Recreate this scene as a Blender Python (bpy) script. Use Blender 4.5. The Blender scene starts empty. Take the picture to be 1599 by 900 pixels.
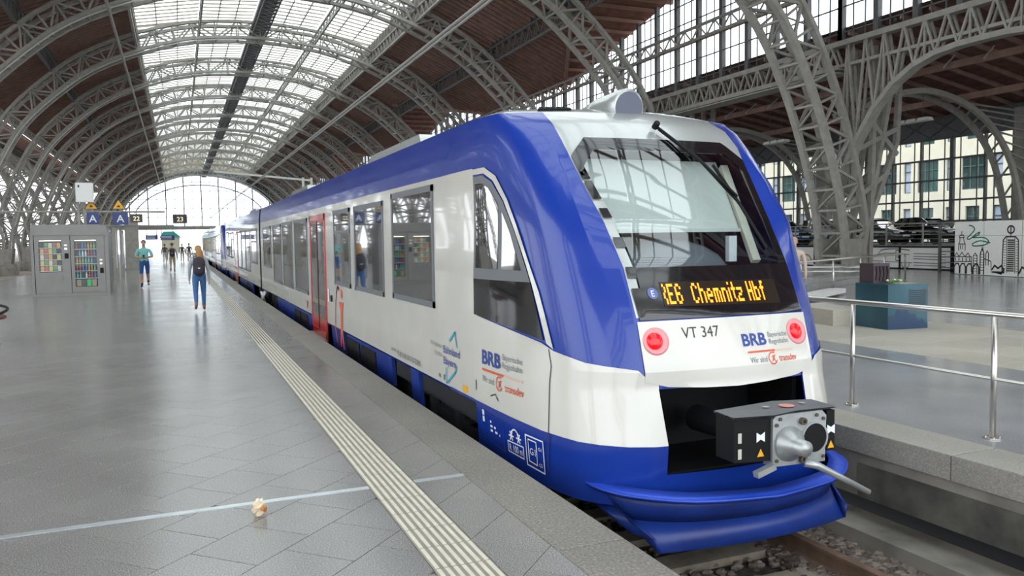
import bpy, math, random
from mathutils import Vector, Matrix
random.seed(7)
S = bpy.context.scene
COL = S.collection
# ------------------------------------------------------------------ camera
W, H = 1599.0, 900.0
FPX, VPX, HY, CAMH, ROLL = 1239.3, 278.5, 373.3, 1.72, -0.01436
_p = math.atan((H/2-HY)/FPX)
_yaw = math.atan((W/2-VPX)*math.cos(_p)/FPX)
_fw = Vector((math.sin(_yaw)*math.cos(_p), math.cos(_yaw)*math.cos(_p), -math.sin(_p)))
_r = Vector((math.cos(_yaw), -math.sin(_yaw), 0))
_u = _r.cross(_fw)
CR = _r*math.cos(ROLL)+_u*math.sin(ROLL)
CU = -_r*math.sin(ROLL)+_u*math.cos(ROLL)
CF = _fw
CC = Vector((0, 0, CAMH))
def on(x, y, axis, val):
    d = CF+CR*((x-W/2)/FPX)-CU*((y-H/2)/FPX)
    return CC+d*((val-CC[axis])/d[axis])
cam = bpy.data.cameras.new('camera'); camo = bpy.data.objects.new('camera', cam); COL.objects.link(camo)
cam.sensor_width = 36; cam.lens = FPX*36/W; cam.clip_end = 2000; cam.clip_start = .05
M = Matrix((CR, CU, -CF)).transposed().to_4x4(); M.translation = CC
camo.matrix_world = M
S.camera = camo
# ------------------------------------------------------------------ world, exposure
w = bpy.data.worlds.new('sky'); S.world = w; w.use_nodes = True
bg = w.node_tree.nodes['Background']; bg.inputs[0].default_value = (.90, .95, 1.0, 1); bg.inputs[1].default_value = 3.2
S.view_settings.view_transform = 'Standard'; S.view_settings.look = 'None'
S.view_settings.gamma = 1; S.view_settings.use_curve_mapping = False
S.view_settings.exposure = 0.12
# ------------------------------------------------------------------ helpers
MATS = {}
def mat(name, col, rough=.5, metal=0, noise=0, nscale=8, bump=0, bscale=60, spec=.5, emit=None, estr=0, coat=0, rnd=0):
    if name in MATS: return MATS[name]
    m = bpy.data.materials.new(name); m.use_nodes = True
    nt = m.node_tree; b = nt.nodes['Principled BSDF']
    b.inputs['Roughness'].default_value = rough; b.inputs['Metallic'].default_value = metal
    b.inputs['Specular IOR Level'].default_value = spec
    if coat: b.inputs['Coat Weight'].default_value = coat; b.inputs['Coat Roughness'].default_value = .04
    c = (*col, 1)
    b.inputs['Base Color'].default_value = c
    if noise or bump or rnd:
        tc = nt.nodes.new('ShaderNodeTexCoord')
        last = None
        if noise:
            n = nt.nodes.new('ShaderNodeTexNoise'); n.inputs['Scale'].default_value = nscale; n.inputs['Detail'].default_value = 5
            nt.links.new(tc.outputs['Object'], n.inputs['Vector'])
            r = nt.nodes.new('ShaderNodeMapRange'); r.inputs[1].default_value = .3; r.inputs[2].default_value = .7
            r.inputs[3].default_value = 1-noise; r.inputs[4].default_value = 1+noise
            nt.links.new(n.outputs[0], r.inputs[0]); last = r.outputs[0]
        if rnd:
            oi = nt.nodes.new('ShaderNodeObjectInfo'); r2 = nt.nodes.new('ShaderNodeMapRange')
            r2.inputs[3].default_value = 1-rnd; r2.inputs[4].default_value = 1+rnd
            nt.links.new(oi.outputs['Random'], r2.inputs[0])
            if last:
                mm = nt.nodes.new('ShaderNodeMath'); mm.operation = 'MULTIPLY'
                nt.links.new(last, mm.inputs[0]); nt.links.new(r2.outputs[0], mm.inputs[1]); last = mm.outputs[0]
            else: last = r2.outputs[0]
        if last:
            v = nt.nodes.new('ShaderNodeVectorMath'); v.operation = 'SCALE'; v.inputs[0].default_value = col
            nt.links.new(last, v.inputs['Scale']); nt.links.new(v.outputs[0], b.inputs['Base Color'])
        if bump:
            n2 = nt.nodes.new('ShaderNodeTexNoise'); n2.inputs['Scale'].default_value = bscale; n2.inputs['Detail'].default_value = 4
            nt.links.new(tc.outputs['Object'], n2.inputs['Vector'])
            bp = nt.nodes.new('ShaderNodeBump'); bp.inputs['Strength'].default_value = bump; bp.inputs['Distance'].default_value = .01
            nt.links.new(n2.outputs[0], bp.inputs['Height']); nt.links.new(bp.outputs[0], b.inputs['Normal'])
    if emit: b.inputs['Emission Color'].default_value = (*emit, 1); b.inputs['Emission Strength'].default_value = estr
    MATS[name] = m; return m
def glassmat(name, tint, gloss=.08, rough=.02, trans=0):
    m = bpy.data.materials.new(name); m.use_nodes = True; nt = m.node_tree; nt.nodes.clear()
    o = nt.nodes.new('ShaderNodeOutputMaterial'); t = nt.nodes.new('ShaderNodeBsdfTransparent'); t.inputs[0].default_value = (*tint, 1)
    base = t.outputs[0]
    if trans:
        d = nt.nodes.new('ShaderNodeBsdfTranslucent'); d.inputs[0].default_value = (*tint, 1)
        mx = nt.nodes.new('ShaderNodeMixShader'); mx.inputs[0].default_value = trans
        nt.links.new(base, mx.inputs[1]); nt.links.new(d.outputs[0], mx.inputs[2]); base = mx.outputs[0]
    g = nt.nodes.new('ShaderNodeBsdfGlossy'); g.inputs['Roughness'].default_value = rough
    ge = nt.nodes.new('ShaderNodeNewGeometry'); dt = nt.nodes.new('ShaderNodeVectorMath'); dt.operation = 'DOT_PRODUCT'
    nt.links.new(ge.outputs['Incoming'], dt.inputs[0]); nt.links.new(ge.outputs['Normal'], dt.inputs[1])
    ab = nt.nodes.new('ShaderNodeMath'); ab.operation = 'ABSOLUTE'; nt.links.new(dt.outputs['Value'], ab.inputs[0])
    su = nt.nodes.new('ShaderNodeMath'); su.operation = 'SUBTRACT'; su.inputs[0].default_value = 1; nt.links.new(ab.outputs[0], su.inputs[1])
    pw = nt.nodes.new('ShaderNodeMath'); pw.operation = 'POWER'; pw.inputs[1].default_value = 5; nt.links.new(su.outputs[0], pw.inputs[0])
    ad = nt.nodes.new('ShaderNodeMath'); ad.operation = 'MULTIPLY_ADD'; ad.inputs[1].default_value = .9 if gloss else 0; ad.inputs[2].default_value = gloss; ad.use_clamp = True
    nt.links.new(pw.outputs[0], ad.inputs[0])
    mx2 = nt.nodes.new('ShaderNodeMixShader'); nt.links.new(ad.outputs[0], mx2.inputs[0])
    nt.links.new(base, mx2.inputs[1]); nt.links.new(g.outputs[0], mx2.inputs[2])
    nt.links.new(mx2.outputs[0], o.inputs[0]); MATS[name] = m; return m
def speckmat(name, col, rough, dark=.55, light=1.5, scale=160, rnd=.06, big=.12):
    m = bpy.data.materials.new(name); m.use_nodes = True; nt = m.node_tree; b = nt.nodes['Principled BSDF']
    tc = nt.nodes.new('ShaderNodeTexCoord')
    n = nt.nodes.new('ShaderNodeTexNoise'); n.inputs['Scale'].default_value = scale; n.inputs['Detail'].default_value = 2
    geo = nt.nodes.new('ShaderNodeNewGeometry')
    nt.links.new(geo.outputs['Position'], n.inputs['Vector'])
    cr = nt.nodes.new('ShaderNodeValToRGB'); e = cr.color_ramp.elements
    e[0].position = .36; e[0].color = (dark,)*3+(1,); e[1].position = .5; e[1].color = (1, 1, 1, 1)
    k = e.new(.60); k.color = (1, 1, 1, 1); k = e.new(.68); k.color = (light,)*3+(1,)
    nt.links.new(n.outputs[0], cr.inputs[0])
    n2 = nt.nodes.new('ShaderNodeTexNoise'); n2.inputs['Scale'].default_value = .9; n2.inputs['Detail'].default_value = 6
    nt.links.new(geo.outputs['Position'], n2.inputs['Vector'])
    r = nt.nodes.new('ShaderNodeMapRange'); r.inputs[1].default_value = .3; r.inputs[2].default_value = .7; r.inputs[3].default_value = 1-big; r.inputs[4].default_value = 1+big
    nt.links.new(n2.outputs[0], r.inputs[0])
    oi = nt.nodes.new('ShaderNodeObjectInfo'); r2 = nt.nodes.new('ShaderNodeMapRange'); r2.inputs[3].default_value = 1-rnd; r2.inputs[4].default_value = 1+rnd
    nt.links.new(oi.outputs['Random'], r2.inputs[0])
    mm = nt.nodes.new('ShaderNodeMath'); mm.operation = 'MULTIPLY'; nt.links.new(r.outputs[0], mm.inputs[0]); nt.links.new(r2.outputs[0], mm.inputs[1])
    v = nt.nodes.new('ShaderNodeVectorMath'); v.operation = 'SCALE'; nt.links.new(cr.outputs[0], v.inputs[0]); nt.links.new(mm.outputs[0], v.inputs['Scale'])
    v2 = nt.nodes.new('ShaderNodeVectorMath'); v2.operation = 'MULTIPLY'; v2.inputs[1].default_value = col; nt.links.new(v.outputs[0], v2.inputs[0])
    nt.links.new(v2.outputs[0], b.inputs['Base Color'])
    rr = nt.nodes.new('ShaderNodeMapRange'); rr.inputs[1].default_value = .3; rr.inputs[2].default_value = .7; rr.inputs[3].default_value = rough*.9; rr.inputs[4].default_value = rough*1.12
    nt.links.new(n2.outputs[0], rr.inputs[0]); nt.links.new(rr.outputs[0], b.inputs['Roughness'])
    MATS[name] = m; return m

class MB:
    def __init__(s): s.v = []; s.f = []; s.m = []; s.cur = 0
    def add(s, vs, fs, m=None):
        o = len(s.v); s.v += [tuple(v) for v in vs]
        for f in fs: s.f.append([i+o for i in f]); s.m.append(s.cur if m is None else m)
        return s
    def box(s, c, d, R=None, m=None, taper=1.0):
        c = Vector(c); hx, hy, hz = d[0]/2, d[1]/2, d[2]/2; vs = []
        for z, k in ((-hz, 1), (hz, taper)):
            for x, y in ((-hx, -hy), (hx, -hy), (hx, hy), (-hx, hy)):
                p = Vector((x*k, y*k, z))
                if R is not None: p = R @ p
                vs.append(c+p)
        return s.add(vs, [(3, 2, 1, 0), (4, 5, 6, 7), (0, 1, 5, 4), (1, 2, 6, 5), (2, 3, 7, 6), (3, 0, 4, 7)], m)
    def bx(s, x0, x1, y0, y1, z0, z1, m=None): return s.box(((x0+x1)/2, (y0+y1)/2, (z0+z1)/2), (abs(x1-x0), abs(y1-y0), abs(z1-z0)), None, m)
    def beam(s, p, q, a, b=None, m=None, up=(0, 0, 1)):
        b = b or a; p = Vector(p); q = Vector(q); d = q-p; L = d.length
        if L < 1e-6: return s
        d /= L; u = Vector(up)
        if abs(d.dot(u)) > .98: u = Vector((1, 0, 0))
        x = d.cross(u).normalized(); y = x.cross(d)
        return s.box((p+q)/2, (a, L, b), Matrix((x, d, y)).transposed(), m)
    def tube(s, pts, r, n=8, m=None, caps=True, rad=None):
        pts = [Vector(p) for p in pts]; rings = []
        for i, p in enumerate(pts):
            d = (pts[min(i+1, len(pts)-1)]-pts[max(i-1, 0)]).normalized()
            u = Vector((0, 0, 1)) if abs(d.z) < .95 else Vector((1, 0, 0))
            x = d.cross(u).normalized(); y = x.cross(d); rr = rad[i] if rad else r
            rings.append([p+(x*math.cos(2*math.pi*k/n)+y*math.sin(2*math.pi*k/n))*rr for k in range(n)])
        vs = [v for R in rings for v in R]; fs = []
        for i in range(len(pts)-1):
            for k in range(n):
                k2 = (k+1) % n; fs.append((i*n+k, i*n+k2, (i+1)*n+k2, (i+1)*n+k))
        if caps: fs += [tuple(range(n))[::-1], tuple((len(pts)-1)*n+k for k in range(n))]
        return s.add(vs, fs, m)
    def lathe(s, prof, c, axis=(0, 0, 1), n=16, m=None):
        a = Vector(axis).normalized(); u = Vector((0, 0, 1)) if abs(a.z) < .9 else Vector((1, 0, 0))
        x = a.cross(u).normalized(); y = x.cross(a); c = Vector(c); vs = []; fs = []
        for r, h in prof: vs += [c+a*h+(x*math.cos(2*math.pi*k/n)+y*math.sin(2*math.pi*k/n))*r for k in range(n)]
        for i in range(len(prof)-1):
            for k in range(n):
                k2 = (k+1) % n; fs.append((i*n+k, i*n+k2, (i+1)*n+k2, (i+1)*n+k))
        fs += [tuple(range(n)), tuple((len(prof)-1)*n+k for k in range(n))]
        return s.add(vs, fs, m)
    def ell(s, c, r, n=12, k=8, m=None, fn=None):
        prof = []; c = Vector(c); vs = []; fs = []
        for i in range(k+1):
            t = math.pi*i/k
            for j in range(n):
                a = 2*math.pi*j/n; p = Vector((math.sin(t)*math.cos(a)*r[0], math.sin(t)*math.sin(a)*r[1], -math.cos(t)*r[2]))
                if fn: p = fn(p)
                vs.append(c+p)
        for i in range(k):
            for j in range(n):
                j2 = (j+1) % n; fs.append((i*n+j, i*n+j2, (i+1)*n+j2, (i+1)*n+j))
        return s.add(vs, fs, m)
    def prism(s, poly, fn0, fn1, m=None):      # poly of 2d points, two mapping functions for the two faces
        n = len(poly); vs = [fn0(*p) for p in poly]+[fn1(*p) for p in poly]
        return s.add(vs, [tuple(range(n))[::-1], tuple(range(n, 2*n))]+[(i, (i+1) % n, n+(i+1) % n, n+i) for i in range(n)], m)
    def mesh(s, name, mats, smooth=False):
        me = bpy.data.meshes.new(name); me.from_pydata(s.v, [], s.f)
        for k in (mats if isinstance(mats, (list, tuple)) else [mats]): me.materials.append(k)
        me.polygons.foreach_set('material_index', s.m)
        if smooth: me.polygons.foreach_set('use_smooth', [True]*len(s.f))
        me.validate(); me.update()
        import bmesh
        b = bmesh.new(); b.from_mesh(me); bmesh.ops.recalc_face_normals(b, faces=b.faces); b.to_mesh(me); b.free()
        return me
    def build(s, name, mats, parent=None, smooth=False, loc=None):
        return link(name, s.mesh(name, mats, smooth), parent, loc)
def link(name, me, parent=None, loc=None, rotz=None):
    o = bpy.data.objects.new(name, me); COL.objects.link(o)
    if parent: o.parent = parent
    if loc is not None: o.location = loc
    if rotz is not None: o.rotation_euler.z = rotz
    return o
def empty(name, loc=(0, 0, 0), rotz=0, parent=None):
    o = bpy.data.objects.new(name, None); COL.objects.link(o); o.location = loc; o.rotation_euler.z = rotz; o.empty_display_size = .2
    if parent: o.parent = parent
    return o
def tag(o, label=None, cat=None, group=None, kind=None):
    if label: o['label'] = label
    if cat: o['category'] = cat
    if group: o['group'] = group
    if kind: o['kind'] = kind
    return o
def text2d(s, size=1, bold=0, sx=1, align='LEFT'):
    cu = bpy.data.curves.new('t', 'FONT'); cu.body = s; cu.size = size; cu.offset = bold; cu.align_x = align; cu.resolution_u = 3
    o = bpy.data.objects.new('t', cu); COL.objects.link(o)
    dg = bpy.context.evaluated_depsgraph_get(); me = bpy.data.meshes.new_from_object(o.evaluated_get(dg))
    vs = [(v.co.x*sx, v.co.y) for v in me.vertices]; fs = [tuple(p.vertices) for p in me.polygons]
    bpy.data.objects.remove(o); bpy.data.curves.remove(cu); bpy.data.meshes.remove(me)
    return vs, fs
def put_text(mb, s, fn, size, w=None, m=None, bold=0, align='LEFT'):   # fn(u,v)->3d ; u right, v up; w fits the width
    vs, fs = text2d(s, 1, bold, 1, 'LEFT')
    if not vs: return
    x0 = min(v[0] for v in vs); x1 = max(v[0] for v in vs)
    k = (w/(x1-x0)) if w else size
    off = {'LEFT': 0, 'CENTER': -.5, 'RIGHT': -1}[align]*(x1-x0)*k
    mb.add([fn((v[0]-x0)*k+off, v[1]*size) for v in vs], fs, m)
def clip(poly, a, b, c):          # keep a*x+b*y<=c
    out = []
    for i in range(len(poly)):
        p, q = poly[i], poly[(i+1) % len(poly)]
        dp, dq = a*p[0]+b*p[1]-c, a*q[0]+b*q[1]-c
        if dp <= 0: out.append(p)
        if (dp < 0 < dq) or (dq < 0 < dp):
            t = dp/(dp-dq); out.append((p[0]+(q[0]-p[0])*t, p[1]+(q[1]-p[1])*t))
    return out
def lerp_tab(x, xs, ys):
    if x <= xs[0]: return ys[0]
    for i in range(len(xs)-1):
        if x <= xs[i+1]: return ys[i]+(ys[i+1]-ys[i])*(x-xs[i])/(xs[i+1]-xs[i])
    return ys[-1]
def crom(pts, n):
    out = []
    for i in range(len(pts)-1):
        p0, p1, p2, p3 = [Vector(pts[max(0, min(len(pts)-1, j))]) for j in (i-1, i, i+1, i+2)]
        for k in range(n):
            t = k/n
            out.append(.5*((2*p1)+(-p0+p2)*t+(2*p0-5*p1+4*p2-p3)*t*t+(-p0+3*p1-3*p2+p3)*t**3))
    out.append(Vector(pts[-1])); return out
# ------------------------------------------------------------------ materials
STEEL = mat('painted_steel_grey', (.29, .275, .245), .55, 0, .15, 3)
STEELD = mat('roof_steel_dark', (.10, .10, .10), .6, 0, .15, 3)
DECK = mat('brown_roof_boards', (.17, .078, .058), .8, 0, .3, 2)
RAFT = mat('rafter_wood', (.27, .165, .13), .8, 0, .2, 2)
GLASSROOF = glassmat('milky_roof_glass', (.86, .9, .88), 0, .1, .45)
PANE = glassmat('window_pane', (.93, .96, .97), .02)
STAIN = mat('brushed_stainless', (.56, .54, .50), .28, 1)
CONC = mat('concrete', (.25, .235, .20), .85, 0, .35, 2.2, .4, 30)
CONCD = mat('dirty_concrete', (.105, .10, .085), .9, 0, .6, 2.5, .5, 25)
COPE = speckmat('coping_stone', (.30, .285, .25), .6, .75, 1.35, 90, .06)
COPEL = speckmat('platform_edge_stone', (.205, .19, .165), .6, .7, 1.6, 60, .06, .2)
TILE = speckmat('terrazzo_slab', (.235, .228, .216), .21, .55, 1.9, 130, .04, .08)
TILER = speckmat('terrazzo_floor_right', (.31, .31, .32), .17, .7, 1.5, 130, .05, .15)
BEIGE = speckmat('beige_paving', (.42, .39, .33), .45, .8, 1.2, 60, .06)
TACT = mat('tactile_base', (.27, .245, .20), .6, 0, .15, 6)
TACTR = mat('tactile_rib', (.62, .58, .48), .5, 0, .1, 9)
ALU = mat('aluminium_joint', (.62, .66, .68), .35, .7, .1, 5)
BLUE = mat('train_blue_paint', (.007, .034, .27), .26, 0, 0, spec=.4, coat=.35)
BLUED = mat('train_blue_skirt', (.010, .035, .22), .4, 0, .25, 3)
WHITE = mat('train_white_paint', (.57, .555, .50), .22, 0, .04, 2, coat=.7)
SILVER = mat('train_silver_roof', (.40, .42, .41), .25, .35, .06, 2, coat=.5)
GREYF = mat('window_frame_grey', (.13, .14, .15), .4)
BLACK = mat('gloss_black', (.006, .006, .008), .08, coat=.6)
BLK = mat('matt_black', (.005, .005, .006), .6, spec=.25)
UNDER = mat('underframe_black', (.007, .008, .012), .7, 0, .4, 5)
DGLASS = mat('dark_train_glass', (.012, .014, .016), .02, 0, spec=1.0, coat=1)
DGLASS.node_tree.nodes['Principled BSDF'].inputs['IOR'].default_value = 2.1
WSG = glassmat('windshield_glass', (.80, .86, .86), .14)
RED = mat('door_red', (.40, .012, .014), .3, coat=.4)
ORANGE = mat('logo_orange', (.62, .09, .03), .4)
TXTB = mat('lettering_blue', (.02, .05, .25), .5)
TXTK = mat('lettering_black', (.03, .03, .035), .5)
TXTG = mat('lettering_grey', (.16, .17, .19), .5)
TXTW = mat('lettering_white', (.75, .77, .8), .5)
TEALL = mat('lettering_teal', (.03, .33, .45), .5)
TAIL = mat('tail_light_red', (.5, .005, .01), .12, emit=(1, .01, .02), estr=.75)
TAILR = mat('tail_light_ring', (.62, .25, .26), .3, emit=(1, .1, .12), estr=.12)
LED = mat('amber_led', (.3, .1, 0), .5, emit=(1, .25, .01), estr=3.0)
CAST = mat('cast_coupler_metal', (.42, .44, .44), .4, .6, .15, 8)
DGREY = mat('coupler_cover_grey', (.10, .11, .125), .45)
YEL = mat('warning_yellow', (.75, .38, .01), .5)
# ------------------------------------------------------------------ floor (left platform)
PE, RE = 2.29, 5.49           # platform edges left / right of the track
PL = -8.3
FAR = 215.0
JY0, JY1 = 5.385, 5.455       # expansion joint
SX0, SX1 = 1.17, 1.49         # tactile strip
CX0 = 1.87                    # coping
YT = 14.0                     # slabs built up to here
floor = MB()
floor.bx(PL, PE, -12, YT, -1.2, -.012); floor.bx(PL, PE, YT, FAR+40, -1.2, -.001)
floor = tag(floor.build('floor', TILE), 'grey terrazzo station platform floor with diagonal slabs beside the train', kind='structure')
def prism_tile(mb, poly, z0, z1, bev):
    n = len(poly); cx = sum(p[0] for p in poly)/n; cy = sum(p[1] for p in poly)/n
    def ins(p):
        d = Vector((cx-p[0], cy-p[1])); L = d.length or 1; return (p[0]+d.x/L*bev, p[1]+d.y/L*bev)
    vs = [(p[0], p[1], z0) for p in poly]+[(p[0], p[1], z1-bev*.4) for p in poly]+[(*ins(p), z1) for p in poly]
    fs = [tuple(2*n+i for i in range(n))]
    for i in range(n):
        j = (i+1) % n; fs += [(i, j, n+j, n+i), (n+i, n+j, 2*n+j, 2*n+i)]
    mb.add(vs, fs)
def tiles(parent, x0, x1, y0, y1, limit, allow, mate):
    a = .46; g = .0022; s2 = math.sqrt(.5); cells = []
    for i in range(-60, 120):
        for j in range(-90, 90):
            off = .5*(i % 2)
            u0, v0 = i*a, (j+off)*a      # u along (1,1)/√2 normal..., running bond
            poly = []
            for (du, dv) in ((g, g), (a-g, g), (a-g, a-g), (g, a-g)):
                u, v = u0+du, v0+dv; poly.append(((v-u)*s2, (u+v)*s2+.12))
            if max(p[0] for p in poly) < x0 or min(p[0] for p in poly) > x1 or max(p[1] for p in poly) < y0 or min(p[1] for p in poly) > y1: continue
            for (A, B, C) in ((-1, 0, -x0), (1, 0, x1), (0, -1, -y0), (0, 1, y1)):
                poly = clip(poly, A, B, C)
                if len(poly) < 3: break
            if len(poly) < 3: continue
            ar = abs(sum(poly[k][0]*poly[(k+1) % len(poly)][1]-poly[(k+1) % len(poly)][0]*poly[k][1] for k in range(len(poly))))/2
            if ar < .002: continue
            cells.append(poly)
    return cells
allc = tiles(floor, PL, SX0-.004, 2.2, JY0, 0, 0, TILE)+tiles(floor, PL, SX0-.004, JY1, YT, 0, 0, TILE)
allc += tiles(floor, SX1+.004, CX0-.003, 2.2, JY0, 0, 0, TILE)+tiles(floor, SX1+.004, CX0-.003, JY1, YT, 0, 0, TILE)
def vis(poly):
    x = sum(p[0] for p in poly)/len(poly); y = sum(p[1] for p in poly)/len(poly)
    d = (Vector((x, y, 0))-CC); z = d.dot(CF)
    if z < .3: return -1
    px = W/2+FPX*d.dot(CR)/z; py = H/2-FPX*d.dot(CU)/z
    return 1/z if (-60 < px < W+60 and py < H+60) else -1
allc.sort(key=lambda p: -vis(p))
rest = MB()
for k, poly in enumerate(allc):
    if k < 290 and vis(poly) > 0:
        mb = MB(); n = len(poly); cx = sum(p[0] for p in poly)/n; cy = sum(p[1] for p in poly)/n
        prism_tile(mb, [(p[0]-cx, p[1]-cy) for p in poly], -.012, 0, .003)
        mb.build('paving_slab', TILE, floor, loc=(cx, cy, 0))
    else: prism_tile(rest, poly, -.012, 0, .003)
tag(rest.build('distant_paving_slabs', TILE, floor), kind='stuff')
# coping stones along the edge, expansion joint, tactile plates
cop = MB(); prism_tile(cop, [(CX0-CX0, 0), (PE-CX0+.0, 0), (PE-CX0+.0, 1.594), (0, 1.594)], -.2, .001, .008); copm = cop.mesh('coping_stone', COPEL)
yy = JY1-1.6*3
k = 0
while yy < 150:
    link('coping_stone', copm, floor, (CX0, yy, 0)); yy += 1.6
m = MB(); m.bx(CX0, PE, yy, FAR+40, -.2, .001); m.build('far_coping', COPEL, floor)
m = MB(); m.bx(PL, SX0-.004, JY0+.006, JY1-.006, -.012, .002); m.bx(PL, SX0-.004, JY0+.004, JY0+.009, -.012, -.002)
m.build('expansion_joint_cover', ALU, floor)
m = MB(); m.bx(SX1+.004, CX0-.003, JY0+.006, JY1-.006, -.012, .002); m.build('expansion_joint_cover', ALU, floor)
tp = MB(); tp.cur = 0; tp.bx(0, SX1-SX0, 0, .297, -.012, -.001)
for i in range(7):
    x = .022+i*.046; tp.cur = 1
    prism_tile(tp, [(x-.011, .006), (x+.011, .006), (x+.011, .291), (x-.011, .291)], -.004, .004, .004)
tpm = tp.mesh('tactile_plate', [TACT, TACTR])
y = 2.4
while y < 62: link('tactile_plate', tpm, floor, (SX0, y, 0)); y += .3
m = MB(); m.cur = 0; m.bx(SX0, SX1, y, FAR, -.012, 0); m.cur = 1
for i in range(7): x = SX0+.022+i*.046; m.bx(x-.011, x+.011, y, FAR, -.004, .004)
m.build('far_tactile_strip', [TACT, TACTR], floor)
# ------------------------------------------------------------------ right platform
fr = MB(); fr.bx(RE+.45, 62, -14, FAR+40, -1.2, 0)
fr = tag(fr.build('floor', TILER), 'polished grey floor of the wide platform right of the train', kind='structure')
cp = MB(); prism_tile(cp, [(0, 0), (.5, 0), (.5, 1.99), (0, 1.99)], -.2, .0015, .012); cpm = cp.mesh('coping_stone', COPE)
y = 3.96+.31-2*4
while y < 60: link('coping_stone', cpm, fr, (RE-.04, y, 0)); y += 2.0
m = MB(); m.bx(RE, RE+.5, -14, FAR, -.60, -.2); m.build('platform_wall_face', CONC, fr)
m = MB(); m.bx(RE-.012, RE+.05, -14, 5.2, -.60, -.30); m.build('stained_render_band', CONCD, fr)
m = MB(); m.bx(RE+.42, RE+.5, -14, FAR, -1.1, -.6); m.build('recess_back', BLK, fr)  # black colour stands in for the deep shade inside the recess
m = MB(); m.bx(RE-.24, RE+.2, -14, FAR, -1.15, -.80); m.build('kerb_ledge', CONC, fr)
pv = MB(); prism_tile(pv, [(0, 0), (.945, 0), (.945, .945), (0, .945)], -.01, .003, .006); pvm = pv.mesh('beige_paving_stone', BEIGE)
for i in range(4):
    for j in range(14): link('beige_paving_stone', pvm, fr, (9.6+i*.95, 3.2+j*.95, 0))
# ------------------------------------------------------------------ track bed
BAL = mat('ballast_stone', (.13, .105, .09), .9, 0, .35, 9, rnd=.3)
RUST = mat('rail_rust', (.16, .10, .07), .7, 0, .3, 6)
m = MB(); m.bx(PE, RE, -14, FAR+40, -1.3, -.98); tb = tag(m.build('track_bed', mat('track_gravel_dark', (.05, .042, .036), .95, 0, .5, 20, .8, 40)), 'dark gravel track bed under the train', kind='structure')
st = MB(); rng = random.Random(3)
def stone(mb, x, y, z, r):
    vs = []; a0 = rng.uniform(0, 6)
    for lvl, k in ((-.5, .8), (.15, 1), (.55, .55)):
        for i in range(5):
            a = a0+i*1.257+rng.uniform(-.3, .3); q = r*k*rng.uniform(.75, 1.2)
            vs.append((x+math.cos(a)*q*1.2, y+math.sin(a)*q, z+lvl*r*rng.uniform(.7, 1.1)))
    fs = [tuple(10+i for i in range(5))]
    for l in range(2):
        for i in range(5): j = (i+1) % 5; fs.append((l*5+i, l*5+j, l*5+5+j, l*5+5+i))
    mb.add(vs, fs, rng.randrange(3))
for i in range(7000):
    x = rng.uniform(4.48, RE-.26) if i > 2600 else rng.uniform(PE+.05, RE-.25); y = 2.2+(3.6 if i > 2600 else 6)*rng.random()
    stone(st, x, y, -.965+rng.uniform(0, .05)-(.03 if 3.3 < x < 4.3 else 0), rng.uniform(.020, .046))
tag(st.build('ballast', [BAL, mat('ballast_stone_light', (.19, .155, .13), .9, 0, .3, 9), mat('ballast_stone_brown', (.09, .07, .055), .9, 0, .3, 9)], tb), kind='stuff')
XC = 3.89
for i, (dx, lb) in enumerate(((-.75, 'rusty steel rail on the side of the near platform'), (.75, 'rusty steel rail on the side of the railed platform'))):
    m = MB(); prof = [(-.07, -.93), (.07, -.93), (.07, -.915), (.012, -.895), (.012, -.80), (.036, -.79), (.036, -.762), (-.036, -.762), (-.036, -.79), (-.012, -.80), (-.012, -.895), (-.07, -.915)]
    m.prism(prof, lambda a, b: (XC+dx+a, -14, b), lambda a, b: (XC+dx+a, FAR+30, b))
    tag(m.build('rail', RUST), lb, 'rail')
slm = MB(); slm.box((0, 0, 0), (2.5, .26, .16), None, None, .93); slm = slm.mesh('sleeper', mat('sleeper_concrete', (.22, .19, .15), .9, 0, .3, 6))
for k in range(12):
    link('sleeper', slm, tb, (XC, .9+k*.63, -.995))
# left side ground and neighbouring tracks
m = MB(); m.bx(-70, PL, -14, FAR+40, -1.3, -.95); tag(m.build('ground', mat('pinkish_ground', (.38, .31, .27), .9, 0, .2, 1.5)), 'pale ground of the neighbouring tracks left of the platform', kind='structure')
for x in (-9.6, -11.03):
    m = MB(); m.bx(x-.04, x+.04, -14, FAR, -.95, -.79); tag(m.build('rail', RUST), 'rail of the neighbouring track '+('nearer to' if x > -10 else 'farther from')+' the platform with the vending machines', 'rail')
m = MB(); m.bx(-46, -16.5, 10, FAR, -1.0, 0.0); tag(m.build('floor', mat('far_platform_floor', (.36, .33, .30), .5, 0, .15, 1)), 'pale neighbouring platform beyond the left columns', kind='structure')
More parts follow.
